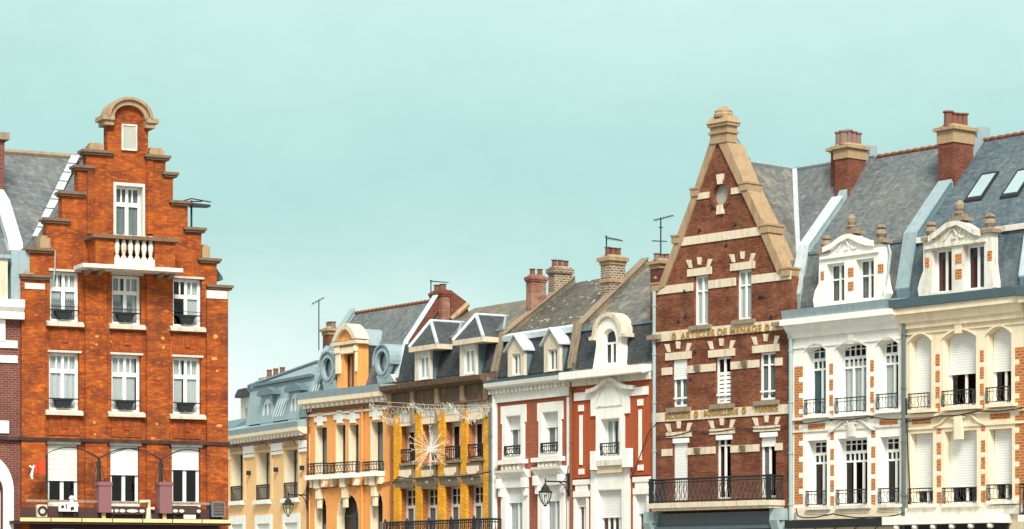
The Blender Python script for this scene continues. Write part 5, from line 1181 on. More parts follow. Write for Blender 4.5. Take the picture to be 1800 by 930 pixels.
# shutters row
for x0, x1, yt, yb, sh, s in ((84, 138, 781, 886, 843, 'shutter_old'), (194, 245, 783.5, 886, 833, 'shutter'), (302, 352, 786, 887, 824, 'shutter')):
    xm = (x0 + x1) / 2; u0, u1, z0, z1 = u(x0), u(x1), H.z(xm, yb), H.z(xm, yt)
    o = window_m(H, u0, u1, z0, z1, shutter=H.z(xm, sh), sh_mat=s, recess=.16, fw=.1, bar=.06)
    MB().box(u0 - .04, u1 + .06, -.1, .05, z1, z1 + .11).build('lintel', 'white_dirty', o)
    MB().box(u0, u1, -.1, .03, z0 - .08, z0).build('sill', 'white_dirty', o)
# top window
x0, x1 = 203, 252; u0, u1, z0, z1 = u(x0), u(x1), H.z(227, 417), H.z(227, 326)
zt = H.z(227, 357); o = window_m(H, u0, u1, z0, z1, rows=[(z0, zt - .09, 2, .06), (zt + .05, z1, 4, .025)], recess=.3, curtain=('curtain_dim', FULL, 1.0), fw=.1)
um = (u0 + u1) / 2; MB().box(um - .05, um + .05, -.32, -.28, zt + .04, z1 - .05).build('mullion', 'frame', o)
MB().plate(rect(u0 - .07, u1 + .05, z0, z1 + .08), [rect(u0 + .02, u1 - .02, z0 + .02, z1 - .02)], -.28, .02).build('surround', 'white_dirty', o)
H.holes[-1] = rect(u0 - .06, u1 + .04, z0 + .01, z1 + .07)
wl = wall(H, OB, 0, outline=pts)
# brick pilasters
m = MB(); zs_, zl_ = H.z(220, 772), 3.7
for a, b, yt in ((38, 80, 500), (150, 188, 464), (258, 297, 472), (364, 400, 512)):
    m.box(max(.003, u(a, .1)), min(W - .003, u(b, .1)), .001, .1, zl_, H.z((a + b) / 2, yt))
for a, b, y0, y1 in ((153, 157, 300, 411), (258, 262, 283, 411)): m.box(u(a), u(b) + .12, .001, .07, H.z(a, y1), H.z(a, y0))
m.build('brick_pilaster', OB, H.e, split=True)
# recessed panels under the sills, with a small box ornament
for x0, x1, ya, yb in ((88, 139, 578, 614), (197, 248, 584, 619), (304, 354, 588, 623), (86, 140, 732, 765), (196, 248, 737, 768), (304, 354, 740, 771)):
    pn = H.pb(MB(), x0, x1, ya, yb, .001, .03).build('spandrel_panel', 'panel_brick', H.e); xm = (x0 + x1) / 2
    MB().box(u(xm) - .09, u(xm) + .09, .03, .07, H.z(xm, yb - 12), H.z(xm, ya + 2)).build('panel_ornament', 'panel_brick', pn)
m = MB(); m.box(-.01, W + .01, 0, .16, H.z(36, 774.5), H.z(36, 768.5)); m.build('string_course', 'iron_brick', H.e)
# pale patches of plaster left by old fixings
for x, y, w_, h_ in ((170, 592, 7, 7), (170, 606, 5, 5), (200, 601, 8, 9), (239, 602, 9, 9), (286, 595, 8, 8), (287, 611, 6, 6), (379, 592, 10, 9), (377, 631, 13, 7), (382, 653, 5, 5), (386, 749, 13, 6), (166, 743, 5, 5), (276, 746, 5, 5), (167, 764, 4, 5), (268, 771, 7, 4)):
    a = u(x, .102); z = H.z(x, y); k = w_ / 96; kk = h_ / 104; d0 = .101 if (38 < x < 80 or 150 < x < 188 or 258 < x < 297 or x > 364) else .004
    pp = [(a + k * math.cos(t_ * 1.05) * rnd.uniform(.7, 1.1), z + kk * math.sin(t_ * 1.05) * rnd.uniform(.7, 1.1)) for t_ in range(6)]
    MB().prism(pp, d0 - .02, d0 + .004).build('plaster_patch', 'patch', wl)
# step caps and blocks
m = MB()
for i, (c0, c1, cy, e) in enumerate(st): m = MB(); za = H.z((c0 + c1) / 2, cy); m.box(u(c0, .15), u(c1, .15), -.5, .16, za - .02, za + .07); m.box(u(c0, .1) + .05, u(c1, .1) - .06, -.46, .1, za - .09, za - .02); m.build('step_cap', 'cap_stone', H.e)
for i, (c0, c1, cy, e) in enumerate(sl): m = MB(); za = H.z((c0 + c1) / 2, cy); m.box(u(c0 + 2, .15), u(c1, .15), -.5, .16, za - .02, za + .07); m.box(u(c0 + 2, .1) + .05, u(c1, .1) - .06, -.46, .1, za - .09, za - .02); m.build('step_cap', 'cap_stone', H.e)
for x0, x1, yt, yb in ((157, 182, 251, 267), (262, 288, 260, 276), (70, 88, 414, 438), (355, 368.5, 430, 457), (42, 59, 475, 482)):
    a, b, za, zb = u(x0), u(x1), H.z((x0 + x1) / 2, yt), H.z((x0 + x1) / 2, yb); m = MB().box(a, b, -.45, .05, zb, za - .08); m.box(a + .06, b - .06, -.4, 0, za - .08, za); m.build('stone_block', 'stone', H.e)
for x0, x1, ya, yb in ((44, 79, 498, 508), (364, 400, 511, 525)): H.pb(MB(), x0, x1, ya, yb, .0, .125).build('stone_block', 'white_dirty', H.e)
# arched top
R0_ = (u(260.5) - un) / 2; uc = (u(260.5) + un) / 2; m = MB()
po = ring(uc, zn, R0_ + .06, rtop - zn + .08, 20, 0, 180); pi_ = ring(uc, zn, R0_ - .18, rtop - zn - .12, 20, 0, 180)
for p, q_, r_, s_ in zip(po, po[1:], pi_, pi_[1:]): m.prism([p, q_, s_, r_], -.5, .2)
po = ring(uc, zn, R0_ + .1, rtop - zn + .14, 20, 0, 180); pi2 = ring(uc, zn, R0_ - .02, rtop - zn + .05, 20, 0, 180)
for p, q_, r_, s_ in zip(po, po[1:], pi2, pi2[1:]): m.prism([p, q_, s_, r_], -.55, .3)
for s_ in (-1, 1):
    a, b = (uc - R0_ - .26, uc - R0_ + .16) if s_ < 0 else (uc + R0_ - .16, uc + R0_ + .28)
    m.box(a, b, -.55, .3, zn - .12, zn + .03); m.box(a + (.1 if s_ < 0 else 0), b - (.1 if s_ > 0 else 0), -.5, .22, zn - .28, zn - .12)
m.build('arched_coping', 'stone', H.e)
pl = MB(); H.pb(pl, 214, 239, 220, 264, .0, .05); pl.build('plaque', 'plaque', H.e); 
m = MB(); a, b, z0, z1 = u(213), u(240), H.z(226, 265), H.z(226, 219); m.plate(rect(a, b, z0, z1), [rect(a + .05, b - .05, z0 + .05, z1 - .05)], 0, .08); m.build('plaque_frame', 'white_dirty', H.e)
# balcony
D = 1.0; a, b = u(145, D), u(321, D); zb = H.z(230, 467, D); sb = MB().box(a, b, -.1, D + .05, zb - .13, zb + .0).build('balcony', 'white_dirty', H.e)
zc = H.z(230, 415.5, D); a, b = u(168, .9), u(308, .9); g0, g1 = u(201, .9), u(272, .9)
m = MB(); m.box(a, g0, -.0, .9, zb, zc - .1); m.box(g1, b, 0, .9, zb, zc - .1); m.build('balcony_pier', OB, sb, split=True)
m = MB(); m.box(a - .12, b + .14, -.0, 1.02, zc - .1, zc + .02); m.build('balcony_coping', 'cap_stone', sb)
m = MB(); m.box(g0 + .001, g1 - .001, .72, .92, zb, zb + .25); m.build('balcony_plinth', 'white_dirty', sb)
for i in range(6):
    uu = g0 + (g1 - g0) * (i + .5) / 6; MB().lathe(uu, .82, zb + .25, [(.09, 0), (.09, .05), (.05, .1), (.09, .3), (.095, .42), (.06, .6), (.05, .72), (.085, .78), (.085, zc - zb - .35)], 10).build('baluster', 'white_dirty', sb)
m = MB()
for x in (157, 178, 285, 302): uu = u(x, .4); m.hexa([(uu - .08, 0, zb - .3), (uu + .08, 0, zb - .3), (uu + .08, .15, zb - .28), (uu - .08, .15, zb - .28)], [(uu - .08, 0, zb - .14), (uu + .08, 0, zb - .14), (uu + .08, .6, zb - .14), (uu - .08, .6, zb - .14)])
m.build('balcony_bracket', 'grey_stone', sb, split=True)
MB().tube([(u(95), .12, H.z(95, 440)), (u(95), .12, H.z(95, 470)), (u(92), .12, H.z(92, 495))], .02, 5).build('loose_cable', 'pipe', H.e)
# canopy over the shops
D = 1.3; zc = H.z(220, 915, D); a, b = u(34, D), u(406, D)
cn = MB().box(a, b, 0, D, zc - .13, zc - .02).build('shop_canopy', 'canopy_dark', H.e)
n = 7; m = MB()
for i in range(n): m.box(a + (b - a) * i / n + .02, a + (b - a) * (i + 1) / n - .02, D, D + .05, zc - .06, zc + .06)
m.build('canopy_edge', 'edge_yellow', cn, split=True)
m = MB(); m.box(a + .2, b - .3, .9, 1.0, zc - .02, zc + .42); m.build('terrace_parapet', 'canopy_dark', cn)
m = MB()
for k, (p0, p1, y) in enumerate(((45, 172, 883), (195, 255, 884), (300, 385, 884))): zz = H.z(220, y, 1.05); m.box(u(p0, 1.05), u(p1, 1.05), 1.02, 1.07, zz - .03, zz + .05)
m.build('terrace_rail', 'grey_stone', cn, split=True)
MB().box(.3, W - .3, .0, .05, 2.6, zc - .14).build('shop_fascia', 'canopy_dark', H.e)
MB().prof([(-1.0, zc - .25), (.07, zc - .25), (.07, zc - 1.3)][::1], u(90), u(130)).build('lit_shop_sign', 'grey_paint', H.e)
# roof of the gable, ridge running back from the street
ucr = u(224); dR, zR = H.side(131, 285, ucr); ze = H.z(55, 455)
rf = MB().prism([(0.02, ze - .3), (0.02, ze), (ucr, zR), (W - .02, ze - .2), (W - .02, ze - .3)], -14, -.46).build('roof', 'slate_grey', H.e)
MB().tube([(ucr, -.6, zR + .03), (ucr, -13.9, zR + .03)], .1, 6).build('ridge_flashing', 'zinc', rf)
MB().box(.05, W - .05, -13.9, -3.0, 0, ze - .31).build('rear_building', OB, H.e)
L1R = (ucr, dR, zR, ze)

# ================================================================== L0: dark brick neighbour at the left edge
H = House('dark_brick_house', 'dark brick house with white bands and pale zinc coping at the left edge', 'house', -190, 36, 10100, 88.0 * (10100 - 220) / (10100 + 190))
W = H.W; z = H.z
for x0, x1, yt, yb in ((-160, -118, 600, 715), (-90, -48, 603, 718)):
    o = window(H, x0, x1, yt, yb, recess=.2, curtain=('curtain', FULL, 1.0)); sill(H, x0 - 5, x1 + 5, yb, yb + 6, o, 'white', .18)
a0, a1 = H.u(-60), H.u(5); zc_ = z(-25, 830); o = window_m(H, a0, a1, 2.9, zc_ , (a1 - a0) / 2, 'round', recess=.3)
ic = ring((a0 + a1) / 2, zc_ - (a1 - a0) / 2, (a1 - a0) / 2, (a1 - a0) / 2, 20, 0, 180); oc = ring((a0 + a1) / 2, zc_ - (a1 - a0) / 2, (a1 - a0) / 2 + .34, (a1 - a0) / 2 + .6, 20, 0, 180); m = MB()
for p, q_, r_, s_ in zip(oc, oc[1:], ic, ic[1:]): m.prism([p, q_, s_, r_], 0, .1)
m.box(a0 - .34, a0, 0, .1, 2.8, zc_ - (a1 - a0) / 2); m.box(a1, a1 + .34, 0, .1, 2.8, zc_ - (a1 - a0) / 2); m.build('white_arch', 'white', o)
cz = z(36, 553)
wl = wall(H, 'dark_brick', cz)
m = MB()
for y0, y1, x0, x1 in ((599, 612, -40, 30), (625, 638, -40, 30), (740, 762, -30, 15)): m.box(H.u(x0), H.u(x1), 0, .06, z(20, y1), z(20, y0))
m.box(H.u(-10), H.u(8), 0, .1, z(0, 599), cz - .2)
m.build('white_band', 'white', wl, split=True)
m = MB(); m.box(0, W, 0, .16, z(36, 774), z(36, 768)); m.build('string_course', 'iron_brick', wl)
m = MB(); m.box(0, W + .05, 0, .3, cz - .18, cz + .05); m.prof([(0, cz + .05), (.3, cz + .05), (.42, cz + .2), (.42, cz + .45), (0, cz + .45)], 0, W + .03); cn = m.build('cornice', 'white', H.e)
zr = L1R[2]; zm = z(20, 440)
dr = -5.2
pr = [(-.2, cz + .4), (-.75, zm), (dr, zr)]
rf = MB().prof([(-.2, cz)] + pr + [(2 * dr, cz)], 0, W + 3.9).build('roof', 'slate_grey', H.e)
MB().hexa([(.1, -.12, cz + .4), (W - .1, -.12, cz + .4), (W - .1, -.3, cz + .4), (.1, -.3, cz + .4)], [(.1, -.68, zm - .05), (W - .1, -.68, zm - .05), (W - .1, -.8, zm - .05), (.1, -.8, zm - .05)]).build('mansard_slope', 'slate_blue', H.e)
MB().tube([(0, dr, zr + .05), (W + 3.8, dr, zr + .05)], .12, 6).build('ridge_flashing', 'grey_stone', rf)
MB().box(.1, W, -10, -3, 0, cz - .01).build('rear_building', 'dark_brick', H.e)
# broad zinc coping curving down the slope
pc = [(H.u(-30, dr + 1.2), dr + 1.2, zr - .8), (H.u(2, -2.2), -2.2, z(2, 352, -2.2)), (H.u(24, -1.0), -1.0, z(24, 425, -1.0)), (H.u(29, -.5), -.5, z(29, 490, -.5)), (H.u(29, -.3), -.3, z(29, 552, -.3))]
m = MB()
for (a, b) in zip(pc, pc[1:]):
    def rim(p, k=.24): return [(p[0] - k, p[1] - .3, p[2] + .15), (p[0] + k, p[1] - .3, p[2] + .15), (p[0] + k, p[1] + .22, p[2] - .02), (p[0] - k, p[1] + .22, p[2] - .02)]
    m.hexa(rim(b), rim(a))
m.build('zinc_coping', 'zinc_pale', H.e)
MB().box(W - .3, W + .55, -.9, -.05, cz + .4, z(45, 440, 0)).build('zinc_gutter_box', 'zinc', H.e)
m = MB(); zq = z(8, 455); m.box(H.u(-60), H.u(12), -.3, .1, cz + .4, zq); m.build('dormer', 'band', H.e).name
MB().box(H.u(-64), H.u(16), -.6, .2, zq, zq + .12).build('dormer_cap', 'zinc', H.e)
# valley flashing where this roof meets the stepped gable's roof
ua, da, za = W - .0, -1.1, z(60, 425, -1.0); 
P0 = Vector((H.u(62, -.8), -.8, z(62, 422, -.8))); P1 = Vector((H.u(130, dr), dr + .1, zr + .0)); n = 9; m = MB()
for i in range(n):
    p = P0.lerp(P1, i / n); q_ = P0.lerp(P1, (i + .93) / n); s_ = Vector((.15, 0, 0)); f = Vector((0, .14, .1)); g_ = Vector((0, .1 + .03 * (i % 2), .05))
    m.hexa([tuple(q_ - s_), tuple(q_ + s_), tuple(p + s_), tuple(p - s_)], [tuple(v + f) for v in (q_ - s_, q_ + s_, p + s_ + g_ * .3, p - s_ + g_ * .3)])
m.build('valley_flashing', 'zinc_pale', H.e)
c0, c1 = H.u(-22, -2.6), H.u(8, -2.6); zt = z(5, 246, -2.6); o = MB().box(c0, c1, -3.6, -2.6, zm, zt).build('chimney', 'dark_brick', H.e)
MB().box(c0 - .1, c1 + .14, -3.75, -2.45, zt, zt + .24).build('chimney_cap', 'grey_stone', o)
for k in (.25, .75): MB().lathe(c0 + (c1 - c0) * k - .1, -3.1, zt + .24, [(.15, 0), (.12, .4), (.15, .5), (.1, .5)], 10).build('chimney_pot', 'pot_grey', o)
L0 = H

# ================================================================== loose things
def thing(H, name, mat, mb_fn, at, label, cat, group=None, parts=()):
    """a thing whose Empty stands at a point of a facade frame; mb_fn draws in that house's frame"""
    e = bpy.data.objects.new(name, None); COL.objects.link(e); e.location = H.world(*at); e.rotation_euler = H.e.rotation_euler
    tag(e, label, cat, group)
    for nm, mt, fn in [(name + '_frame' if mat else name, mat, mb_fn)] * bool(mat) + list(parts):
        m = MB(); fn(m); m.build(nm, mt, e, origin=(at[0], -at[1], at[2]))
    return e

def street_lamp(H, xw, xl, yarm, d, ytop, ybot, label, wall_rows):
    """bracket lamp: the arm leaves the wall at u(xw), lantern hangs at the arm's end"""
    uu = H.u(xw, .05); za = H.z(xl, yarm, d); zt, zb = H.z(xl, ytop, d), H.z(xl, ybot, d); hh = zt - zb
    kx = (xl - CX) / FPX; ul, o_ = H._hit(xl, d)
    e = bpy.data.objects.new('street_lamp', None); COL.objects.link(e); e.location = H.world(uu, 0, za); e.rotation_euler = H.e.rotation_euler
    tag(e, label, 'street lamp', 'wall lamps on curved iron brackets'); og = (uu, 0, za)
    m = MB(); m.tube([(uu, .08, H.z(xw, wall_rows[1])), (uu, .08, H.z(xw, wall_rows[0]))], .06, 6); m.build('wall_bar', 'iron', e, origin=og)
    m = MB(); m.tube([(uu, .08, za), (ul, d, za)], .035, 6); m.tube([(ul, d, za + .12), (ul, d, zt)], .03, 6)
    P = [(uu + (ul - uu) * f, .08 + (d - .08) * f, za - .75 + .72 * math.sqrt(min(1, max(0, 1 - (1 - f / .42) ** 2)))) for f in [i / 20 for i in range(9)]]
    m.tube(P, .022, 5); m.tube([(p[0], p[1], 2 * za - p[2] - .1) for p in P[:8]], .018, 5); m.build('bracket', 'iron', e, origin=og)
    r = hh * .26
    m = MB().lathe(ul, d, zb + hh * .56, [(r * 1.2, 0), (r * 1.25, hh * .04), (r * .72, hh * .13), (r * .7, hh * .2), (r * .32, hh * .32), (r * .14, hh * .42), (.02, hh * .46)], 8)
    m.lathe(ul, d, zb - .04, [(.02, 0), (r * .25, .03), (r * .35, hh * .07), (r * .3, hh * .09)], 8); m.build('lantern_cap', 'iron', e, origin=og)
    pr = [(r * .35, hh * .06), (r * .75, hh * .22), (r * .98, hh * .4), (r * 1.08, hh * .56)]
    g_ = MB().lathe(ul, d, zb, pr, 8).build('lantern_glass', 'lamp_glass', e, origin=og)
    m = MB()
    for k in range(8): a_ = 2 * math.pi * k / 8; m.tube([(ul + q_ * math.cos(a_), d + q_ * math.sin(a_), zb + h_) for q_, h_ in pr], .016, 4)
    m.build('lantern_cage', 'iron', e, origin=og)
    MB().lathe(ul, d, zb + hh * .12, [(.04, 0), (.06, hh * .1), (.06, hh * .3), (.03, hh * .36)], 8).build('bulb', 'lights', e, origin=og)
street_lamp(R1, 541, 506.5, 869.5, 1.15, 872, 907, 'black iron wall lamp on the pipe between the peach house and the orange house', (856, 894))
street_lamp(R4, 1000, 958.5, 846, 1.25, 848, 889, 'black iron wall lamp between the red brick house and the red rendered house', (832, 872))

def antenna(H, name, x, y0, y1, d, label, arms, mast2=None):
    """arms: (row, x_from, x_to, n_teeth, tooth px)"""
    uu = H.u(x, d); z0, z1 = H.z(x, y0, d), H.z(x, y1, d); pxm = FPX / H.depth(x, d)
    e = bpy.data.objects.new(name, None); COL.objects.link(e); e.location = H.world(uu, d, z0); e.rotation_euler = H.e.rotation_euler
    tag(e, label, 'antenna', 'rooftop television antennas'); og = (uu, -d, z0)
    MB().tube([(uu, d, z0 - .3), (uu, d, z1)], .03, 6).build('mast', 'iron', e, origin=og)
    inv = Matrix.Rotation(-H.e.rotation_euler.z, 3, 'Z')
    for y, xa, xb, n, tp, tilt in arms:
        # boom runs across the view, in world x
        c = Vector((uu, -d, H.z(x, y, d))); X = inv @ Vector((1, .25, 0)); Yv = inv @ Vector((-.25, 1, 0)); m = MB()
        a_ = c + X * ((xa - x) / pxm) + Vector((0, 0, -tilt)); b_ = c + X * ((xb - x) / pxm) + Vector((0, 0, tilt))
        f = lambda v: (v.x, -v.y, v.z)
        m.tube([f(a_), f(b_)], .022, 5)
        for i in range(n):
            p = a_.lerp(b_, (i + .5) / n); k = tp / pxm * (1 - .4 * i / max(1, n)); m.tube([f(p - Yv * .25 - Vector((0, 0, k))), f(p + Yv * .25 + Vector((0, 0, k)))], .012, 4)
        m.build('boom', 'iron', e, origin=og)
antenna(R6, 'tv_antenna', 1161.5, 447, 382, -4.2, 'tall television antenna above the chimney pots beside the pointed brick gable', [(383, 1149, 1184, 6, 4, .12), (424, 1146, 1172, 5, 2.5, 0), (400, 1158, 1165, 1, 2, 0)])
antenna(R5, 'tv_antenna', 1066, 440, 414, -2.2, 'comb-shaped television antenna on the pale brick chimney of the red rendered house', [(420, 1064, 1094, 10, 5, -.05)])
antenna(R2, 'tv_antenna', 757.5, 540, 492, -4.0, 'television antenna rising beside the two-pot chimney of the yellow brick house', [(495, 756, 788, 9, 2.5, -.02)])
antenna(R1, 'tv_antenna', 560.5, 605, 527, -2.6, 'television antenna beside the chimney of the orange rendered house', [(529, 548, 570, 4, 3.5, .18)])

# floodlight frame on the right-hand steps of the stepped gable
H = L1; uu, d = H.u(340), -.2; z0, z1 = H.z(340, 404), H.z(340, 355)
e = bpy.data.objects.new('floodlight', None); COL.objects.link(e); e.location = H.world(uu, d, z0); e.rotation_euler = H.e.rotation_euler; og = (uu, -d, z0)
tag(e, 'flat dark floodlight on a post standing on the stepped gable', 'floodlight')
MB().tube([(uu, d, z0), (uu, d, z1 + .08)], .035, 6).build('post', 'iron', e, origin=og)
m = MB(); m.tube([(uu - .3, d - .3, z1 + .05), (uu, d, z1 + .14), (uu + .6, d + .3, z1 + .02)], .022, 5); m.tube([(uu - .1, d + .4, z1 - .02), (uu + .45, d - .2, z1 + .1)], .022, 5); m.build('arm', 'iron', e, origin=og)
MB().hexa([(uu - .05, d - .2, z1 - .14), (uu + .62, d - .2, z1 - .12), (uu + .55, d + .4, z1 - .16), (uu - .1, d + .4, z1 - .16)], [(uu - .02, d - .18, z1 - .04), (uu + .64, d - .18, z1 - .02), (uu + .55, d + .38, z1 - .08), (uu - .1, d + .38, z1 - .06)]).build('lamp_head', 'iron', e, origin=og)

# mauve posts with curved arms on the canopy
for x0, x1, xp, yt, lab in ((174, 196, 175, 806, 'mauve square post with black pole and curved arms, left one on the shop canopy'), (281, 303, 284, 808, 'mauve square post with black pole and curved arms, right one on the shop canopy')):
    d = 1.25; a, b = H.u(x0, d), H.u(x1, d); z0, z1 = H.z(220, 912, d), H.z(xp, 847, d); zt = H.z(xp, yt, d); up_ = H.u(xp + 2, d); um = (a + b) / 2
    e = bpy.data.objects.new('canopy_post', None); COL.objects.link(e); e.location = H.world(um, d - .2, z0); e.rotation_euler = H.e.rotation_euler; og = (um, -(d - .2), z0)
    tag(e, lab, 'post', 'mauve posts on the shop canopy')
    m = MB().box(a, b, d - .4, d, z0 + .2, z1 - .12); m.box(a - .03, b + .03, d - .43, d + .03, z1 - .12, z1); m.build('casing', 'mauve', e, origin=og)
    MB().box(um - .06, um + .06, d - .3, d - .14, z0 - .03, z0 + .2).build('foot', 'edge_yellow', e, origin=og)
    MB().tube([(up_, d - .2, z1), (up_, d - .2, zt)], [.08, .05], 6).build('pole', 'iron', e, origin=og)
    for s_ in (-1, 1):
        P = [(up_ + s_ * 1.75 * f, d - .2, zt + .02 + .30 * math.sin(math.pi * min(1, f * .95)) + .08 * f) for f in [i / 12 for i in range(13)]]
        MB().tube(P, [.028 - .014 * i / 12 for i in range(13)], 5).build('arm', 'iron', e, origin=og)
        MB().tube([(up_ + s_ * .05, d - .2, zt - .1), (up_ + s_ * .18, d - .2, zt - .6), (up_ + s_ * .2, d - .2, z1 - .3)], .012, 4).build('tie', 'iron', e, origin=og)
# banner
d = .9; e = bpy.data.objects.new('hanging_banner', None); COL.objects.link(e); um, z0 = H.u(82, d), H.z(82, 850, d); e.location = H.world(um, d, z0); e.rotation_euler = H.e.rotation_euler; og = (um, -d, z0)
tag(e, 'small red and orange cloth hanging from a black pole beside the worn shutter', 'banner')
MB().tube([(um, d, H.z(82, 868, d)), (um, d, H.z(82, 799, d))], .04, 6).build('pole', 'iron', e, origin=og)
m = MB(); ns = 10; vs = []
for i in range(ns + 1):
    f = i / ns; uu = um - .02 - .38 * f; w_ = d + .05 * math.sin(f * 9)
    vs += [(uu, -w_, H.z(82, 835 - 4 * f, d)), (uu, -w_, H.z(82, 803 + 14 * f, d))]
for off in (0, .02): m.add([(v[0], v[1] + off, v[2]) for v in vs], [(2 * i, 2 * i + 2, 2 * i + 3, 2 * i + 1) for i in range(ns)])
m.build('cloth', 'red_cloth', e, origin=og)
m = MB(); uu = um - .46; zz = H.z(70, 820, d); m.tube([(uu + .05, d, zz), (uu, d, zz - .1), (uu - .05, d, zz - .3), (uu - .02, d, zz - .42)], [.05, .03, .05, .03], 6); m.tube([(uu - .12, d, zz + .02), (uu - .02, d, zz - .06), (uu + .04, d, zz + .04)], .03, 5)
m.build('ribbon', 'white', e, origin=og)
# odds and ends on the canopy
def on_canopy(name, x0, x1, yt, yb, dd, mat, label, cat, extra=None, th=.25, base=True):
    a, b = H.u(x0, dd), H.u(x1, dd); z1, z0 = H.z((x0 + x1) / 2, yt, dd), H.z((x0 + x1) / 2, yb, dd)
    zc = H.z(220, 915, 1.3) - .02; e = bpy.data.objects.new(name, None); COL.objects.link(e); um = (a + b) / 2; e.location = H.world(um, dd - th / 2, zc); e.rotation_euler = H.e.rotation_euler; og = (um, -(dd - th / 2), zc)
    tag(e, label, cat); MB().box(a, b, dd - th, dd, z0, z1).build('case', mat, e, origin=og)
    if base: m = MB(); m.box(a + .05, a + .12, dd - th, dd - .05, zc, z0); m.box(b - .12, b - .05, dd - th, dd - .05, zc, z0); m.build('stand', 'iron', e, origin=og)
    if extra: extra(e, og, a, b, z0, z1, dd)
    return e
def fan_(e, og, a, b, z0, z1, dd):
    MB().plate(ring((a + b) / 2, (z0 + z1) / 2, .16, .16, 20), [ring((a + b) / 2, (z0 + z1) / 2, .1, .1, 16)], dd, dd + .04).build('round_grille', 'iron', e, origin=og)
on_canopy('lettered_box', 66, 83, 887, 909, 1.2, 'band', 'cream box with a dark ring on the left end of the shop canopy', 'sign', fan_, .2, False)
def blob(e, og, a, b, z0, z1, dd):
    m = MB()
    for f, w_, h0, h1 in ((.12, .1, .3, .7), (.36, .03, .25, .85), (.62, .12, .1, .55)): uu = a + (b - a) * f; m.prism([(uu, z0 + (z1 - z0) * h0), (uu + w_, z0 + (z1 - z0) * (h0 + .15)), (uu + w_ * .7, z0 + (z1 - z0) * h1), (uu - .02, z0 + (z1 - z0) * (h1 - .1))], dd, dd + .02)
    m.build('dark_shape', 'iron', e, origin=og)
    MB().lathe(a + (b - a) * .7, dd - .08, z1 - .02, [(.09, 0), (.05, .1), (.1, .16), (.05, .24)], 8).build('figure_top', 'white', e, origin=og)
on_canopy('picture_board', 104, 137, 883, 899, 1.2, 'white', 'white board with dark shapes standing on the canopy below the worn shutter', 'board', blob, .1)
def mks(xs, y):
    def f(e, og, a, b, z0, z1, dd):
        for x0, x1 in xs:
            ua, ub = H.u(x0, dd + .02), H.u(x1, dd + .02); zz = H.z(220, y, dd + .02); MB().prism(ring((ua + ub) / 2, zz, (ub - ua) / 2, .055, 14), dd, dd + .02).build('white_mark', 'lights', e, origin=og)
    return f
on_canopy('sign_board', 194, 257, 891, 904, 1.15, 'canopy_dark', 'dark sign board with rounded white marks between the two mauve posts', 'sign', mks([(196, 199), (201.5, 208.5), (210, 220.5), (222.5, 243), (245, 254.5)], 898), .08)
on_canopy('sign_board', 303, 348, 889, 903, 1.15, 'canopy_dark', 'dark sign board with white marks right of the right mauve post', 'sign', mks([(304, 313), (315, 324), (346, 353)], 897), .08)
on_canopy('notice_box', 324, 344, 905, 912, 1.3, 'white', 'small white box on the canopy edge under the right shutter', 'box', None, .1, False)
def ac(e, og, a, b, z0, z1, dd):
    MB().plate(rect(a, b, z0, z1), [rect(a + .07, b - .05, z0 + .06, z1 - .06)], dd, dd + .05).build('casing_rim', 'grey_paint', e, origin=og)
    m = MB()
    for k in range(7): zz = z0 + .1 + (z1 - z0 - .2) * k / 6; m.box(a + .07, b - .05, dd + .001, dd + .02, zz, zz + .02)
    m.build('grille', 'grey_stone', e, origin=og)
on_canopy('air_conditioner', 371, 395, 882, 909, 1.15, 'iron', 'dark air conditioning unit at the right end of the shop canopy', 'air conditioner', ac, .4)
m = MB(); d = 1.1; P = [(H.u(245, d), d, H.z(245, 882, d)), (H.u(262, d), d, H.z(262, 881, d)), (H.u(262, d), d, H.z(262, 894, d)), (H.u(271, d), d, H.z(271, 894, d))]
m.tube(P, .06, 6); m.tube([(H.u(261, d), d, H.z(220, 915, 1.3)), (H.u(261, d), d, H.z(261, 893, d))], [.11, .07], 8)
t = m.build('bent_pipe', 'band', None, origin=(H.u(262, d), -d, H.z(220, 915, 1.3))); t.location = H.world(H.u(262, d), d, H.z(220, 915, 1.3)); t.rotation_euler = H.e.rotation_euler
tag(t, 'cream bent vent pipe rising from the canopy under the middle shutter', 'pipe')

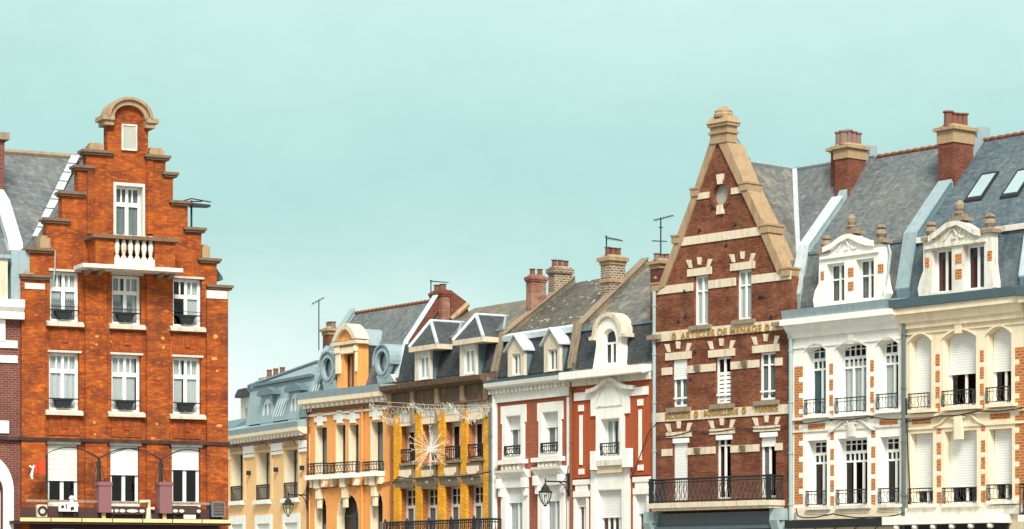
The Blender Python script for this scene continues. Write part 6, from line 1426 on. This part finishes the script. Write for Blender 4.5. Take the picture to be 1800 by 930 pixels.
# christmas lights strung across the orange and yellow houses
H = R3; d = 1.0
e = bpy.data.objects.new('light_garland', None); COL.objects.link(e); uL, uR = H.u(648, d), H.u(862, d); zL, zR_ = H.z(648, 706, d), H.z(862, 706, d)
e.location = H.world((uL + uR) / 2, d, zL); e.rotation_euler = H.e.rotation_euler; og = ((uL + uR) / 2, -d, zL)
tag(e, 'white festive light garland strung in front of the orange and yellow houses', 'garland')
def gp(x, y, dd=d): return (H.u(x, dd), dd, H.z(x, y, dd))
m = MB(); m.tube([gp(648, 705), gp(700, 708), gp(757, 712), (gp(862, 713))], .010, 5); m.tube([gp(650, 712), gp(720, 717), gp(800, 719), gp(864, 716)], .010, 5); m.build('carrier_wire', 'lights', e, origin=og)
gr_ = random.Random(3)
for k, (xa, xb) in enumerate(((650, 722), (722, 790), (790, 864))):
    m = MB(); n = 16
    for i in range(n + 1):
        f = i / n; x = xa + (xb - xa) * f; y = 709 + 27 * math.sin(math.pi * f) * (1 if k != 1 else .55); p = gp(x, y)
        if i: m.tube([prev, p], .011, 4)
        prev = p
        for j in range(3):
            l = gr_.uniform(4, 12); dx = gr_.uniform(-4, 4); q_ = gp(x + dx, y + l); m.tube([p, ((p[0] + q_[0]) / 2 + gr_.uniform(-.1, .1), d, (p[2] + q_[2]) / 2), q_], .0085, 4)
        if i % 2: t_ = gp(x, 711 + (y - 711) * .5); rr = gr_.uniform(.09, .17); m.tube([(t_[0] + rr * math.cos(a_ * .7), d, t_[2] + rr * math.sin(a_ * .7)) for a_ in range(10)], .0085, 4)
    m.build('garland_swag', 'lights', e, origin=og)
cx, cy = 757, 789; c = gp(cx, cy)
e = bpy.data.objects.new('light_star', None); COL.objects.link(e); e.location = H.world(*c); e.rotation_euler = H.e.rotation_euler; og = (c[0], -c[1], c[2])
tag(e, 'white starburst light ornament hanging in front of the yellow house', 'light ornament')
inv = Matrix.Rotation(-H.e.rotation_euler.z, 3, 'Z'); X = inv @ Vector((1, .35, 0)).normalized()
for k in range(22):
    a_ = 2 * math.pi * k / 22 + gr_.uniform(-.08, .08); L_ = (1.0 if k % 2 else .72) * gr_.uniform(.85, 1.1) * .98; L0_ = .16
    v = X * math.cos(a_) + Vector((0, 0, math.sin(a_))); pv = X * -math.sin(a_) + Vector((0, 0, math.cos(a_))); C0 = Vector((c[0], -c[1], c[2]))
    f = lambda w_: (w_.x, -w_.y, w_.z); m = MB(); s_ = gr_.uniform(-.25, .25); yv = Vector((0, s_, 0))
    m.tube([f(C0 + v * .03), f(C0 + v * L_ + yv)], [.02, .011], 5)
    for j in (.7, .95): p = C0 + v * L_ * j + yv * j; m.tube([f(p), f(p + (v * .1 + pv * .07))], .009, 4); m.tube([f(p), f(p + (v * .1 - pv * .07))], .009, 4)
    m.build('ray', 'lights', e, origin=og)
MB().tube([c, gp(cx, 714)], .0085, 4).build('hanger', 'iron', e, origin=og)
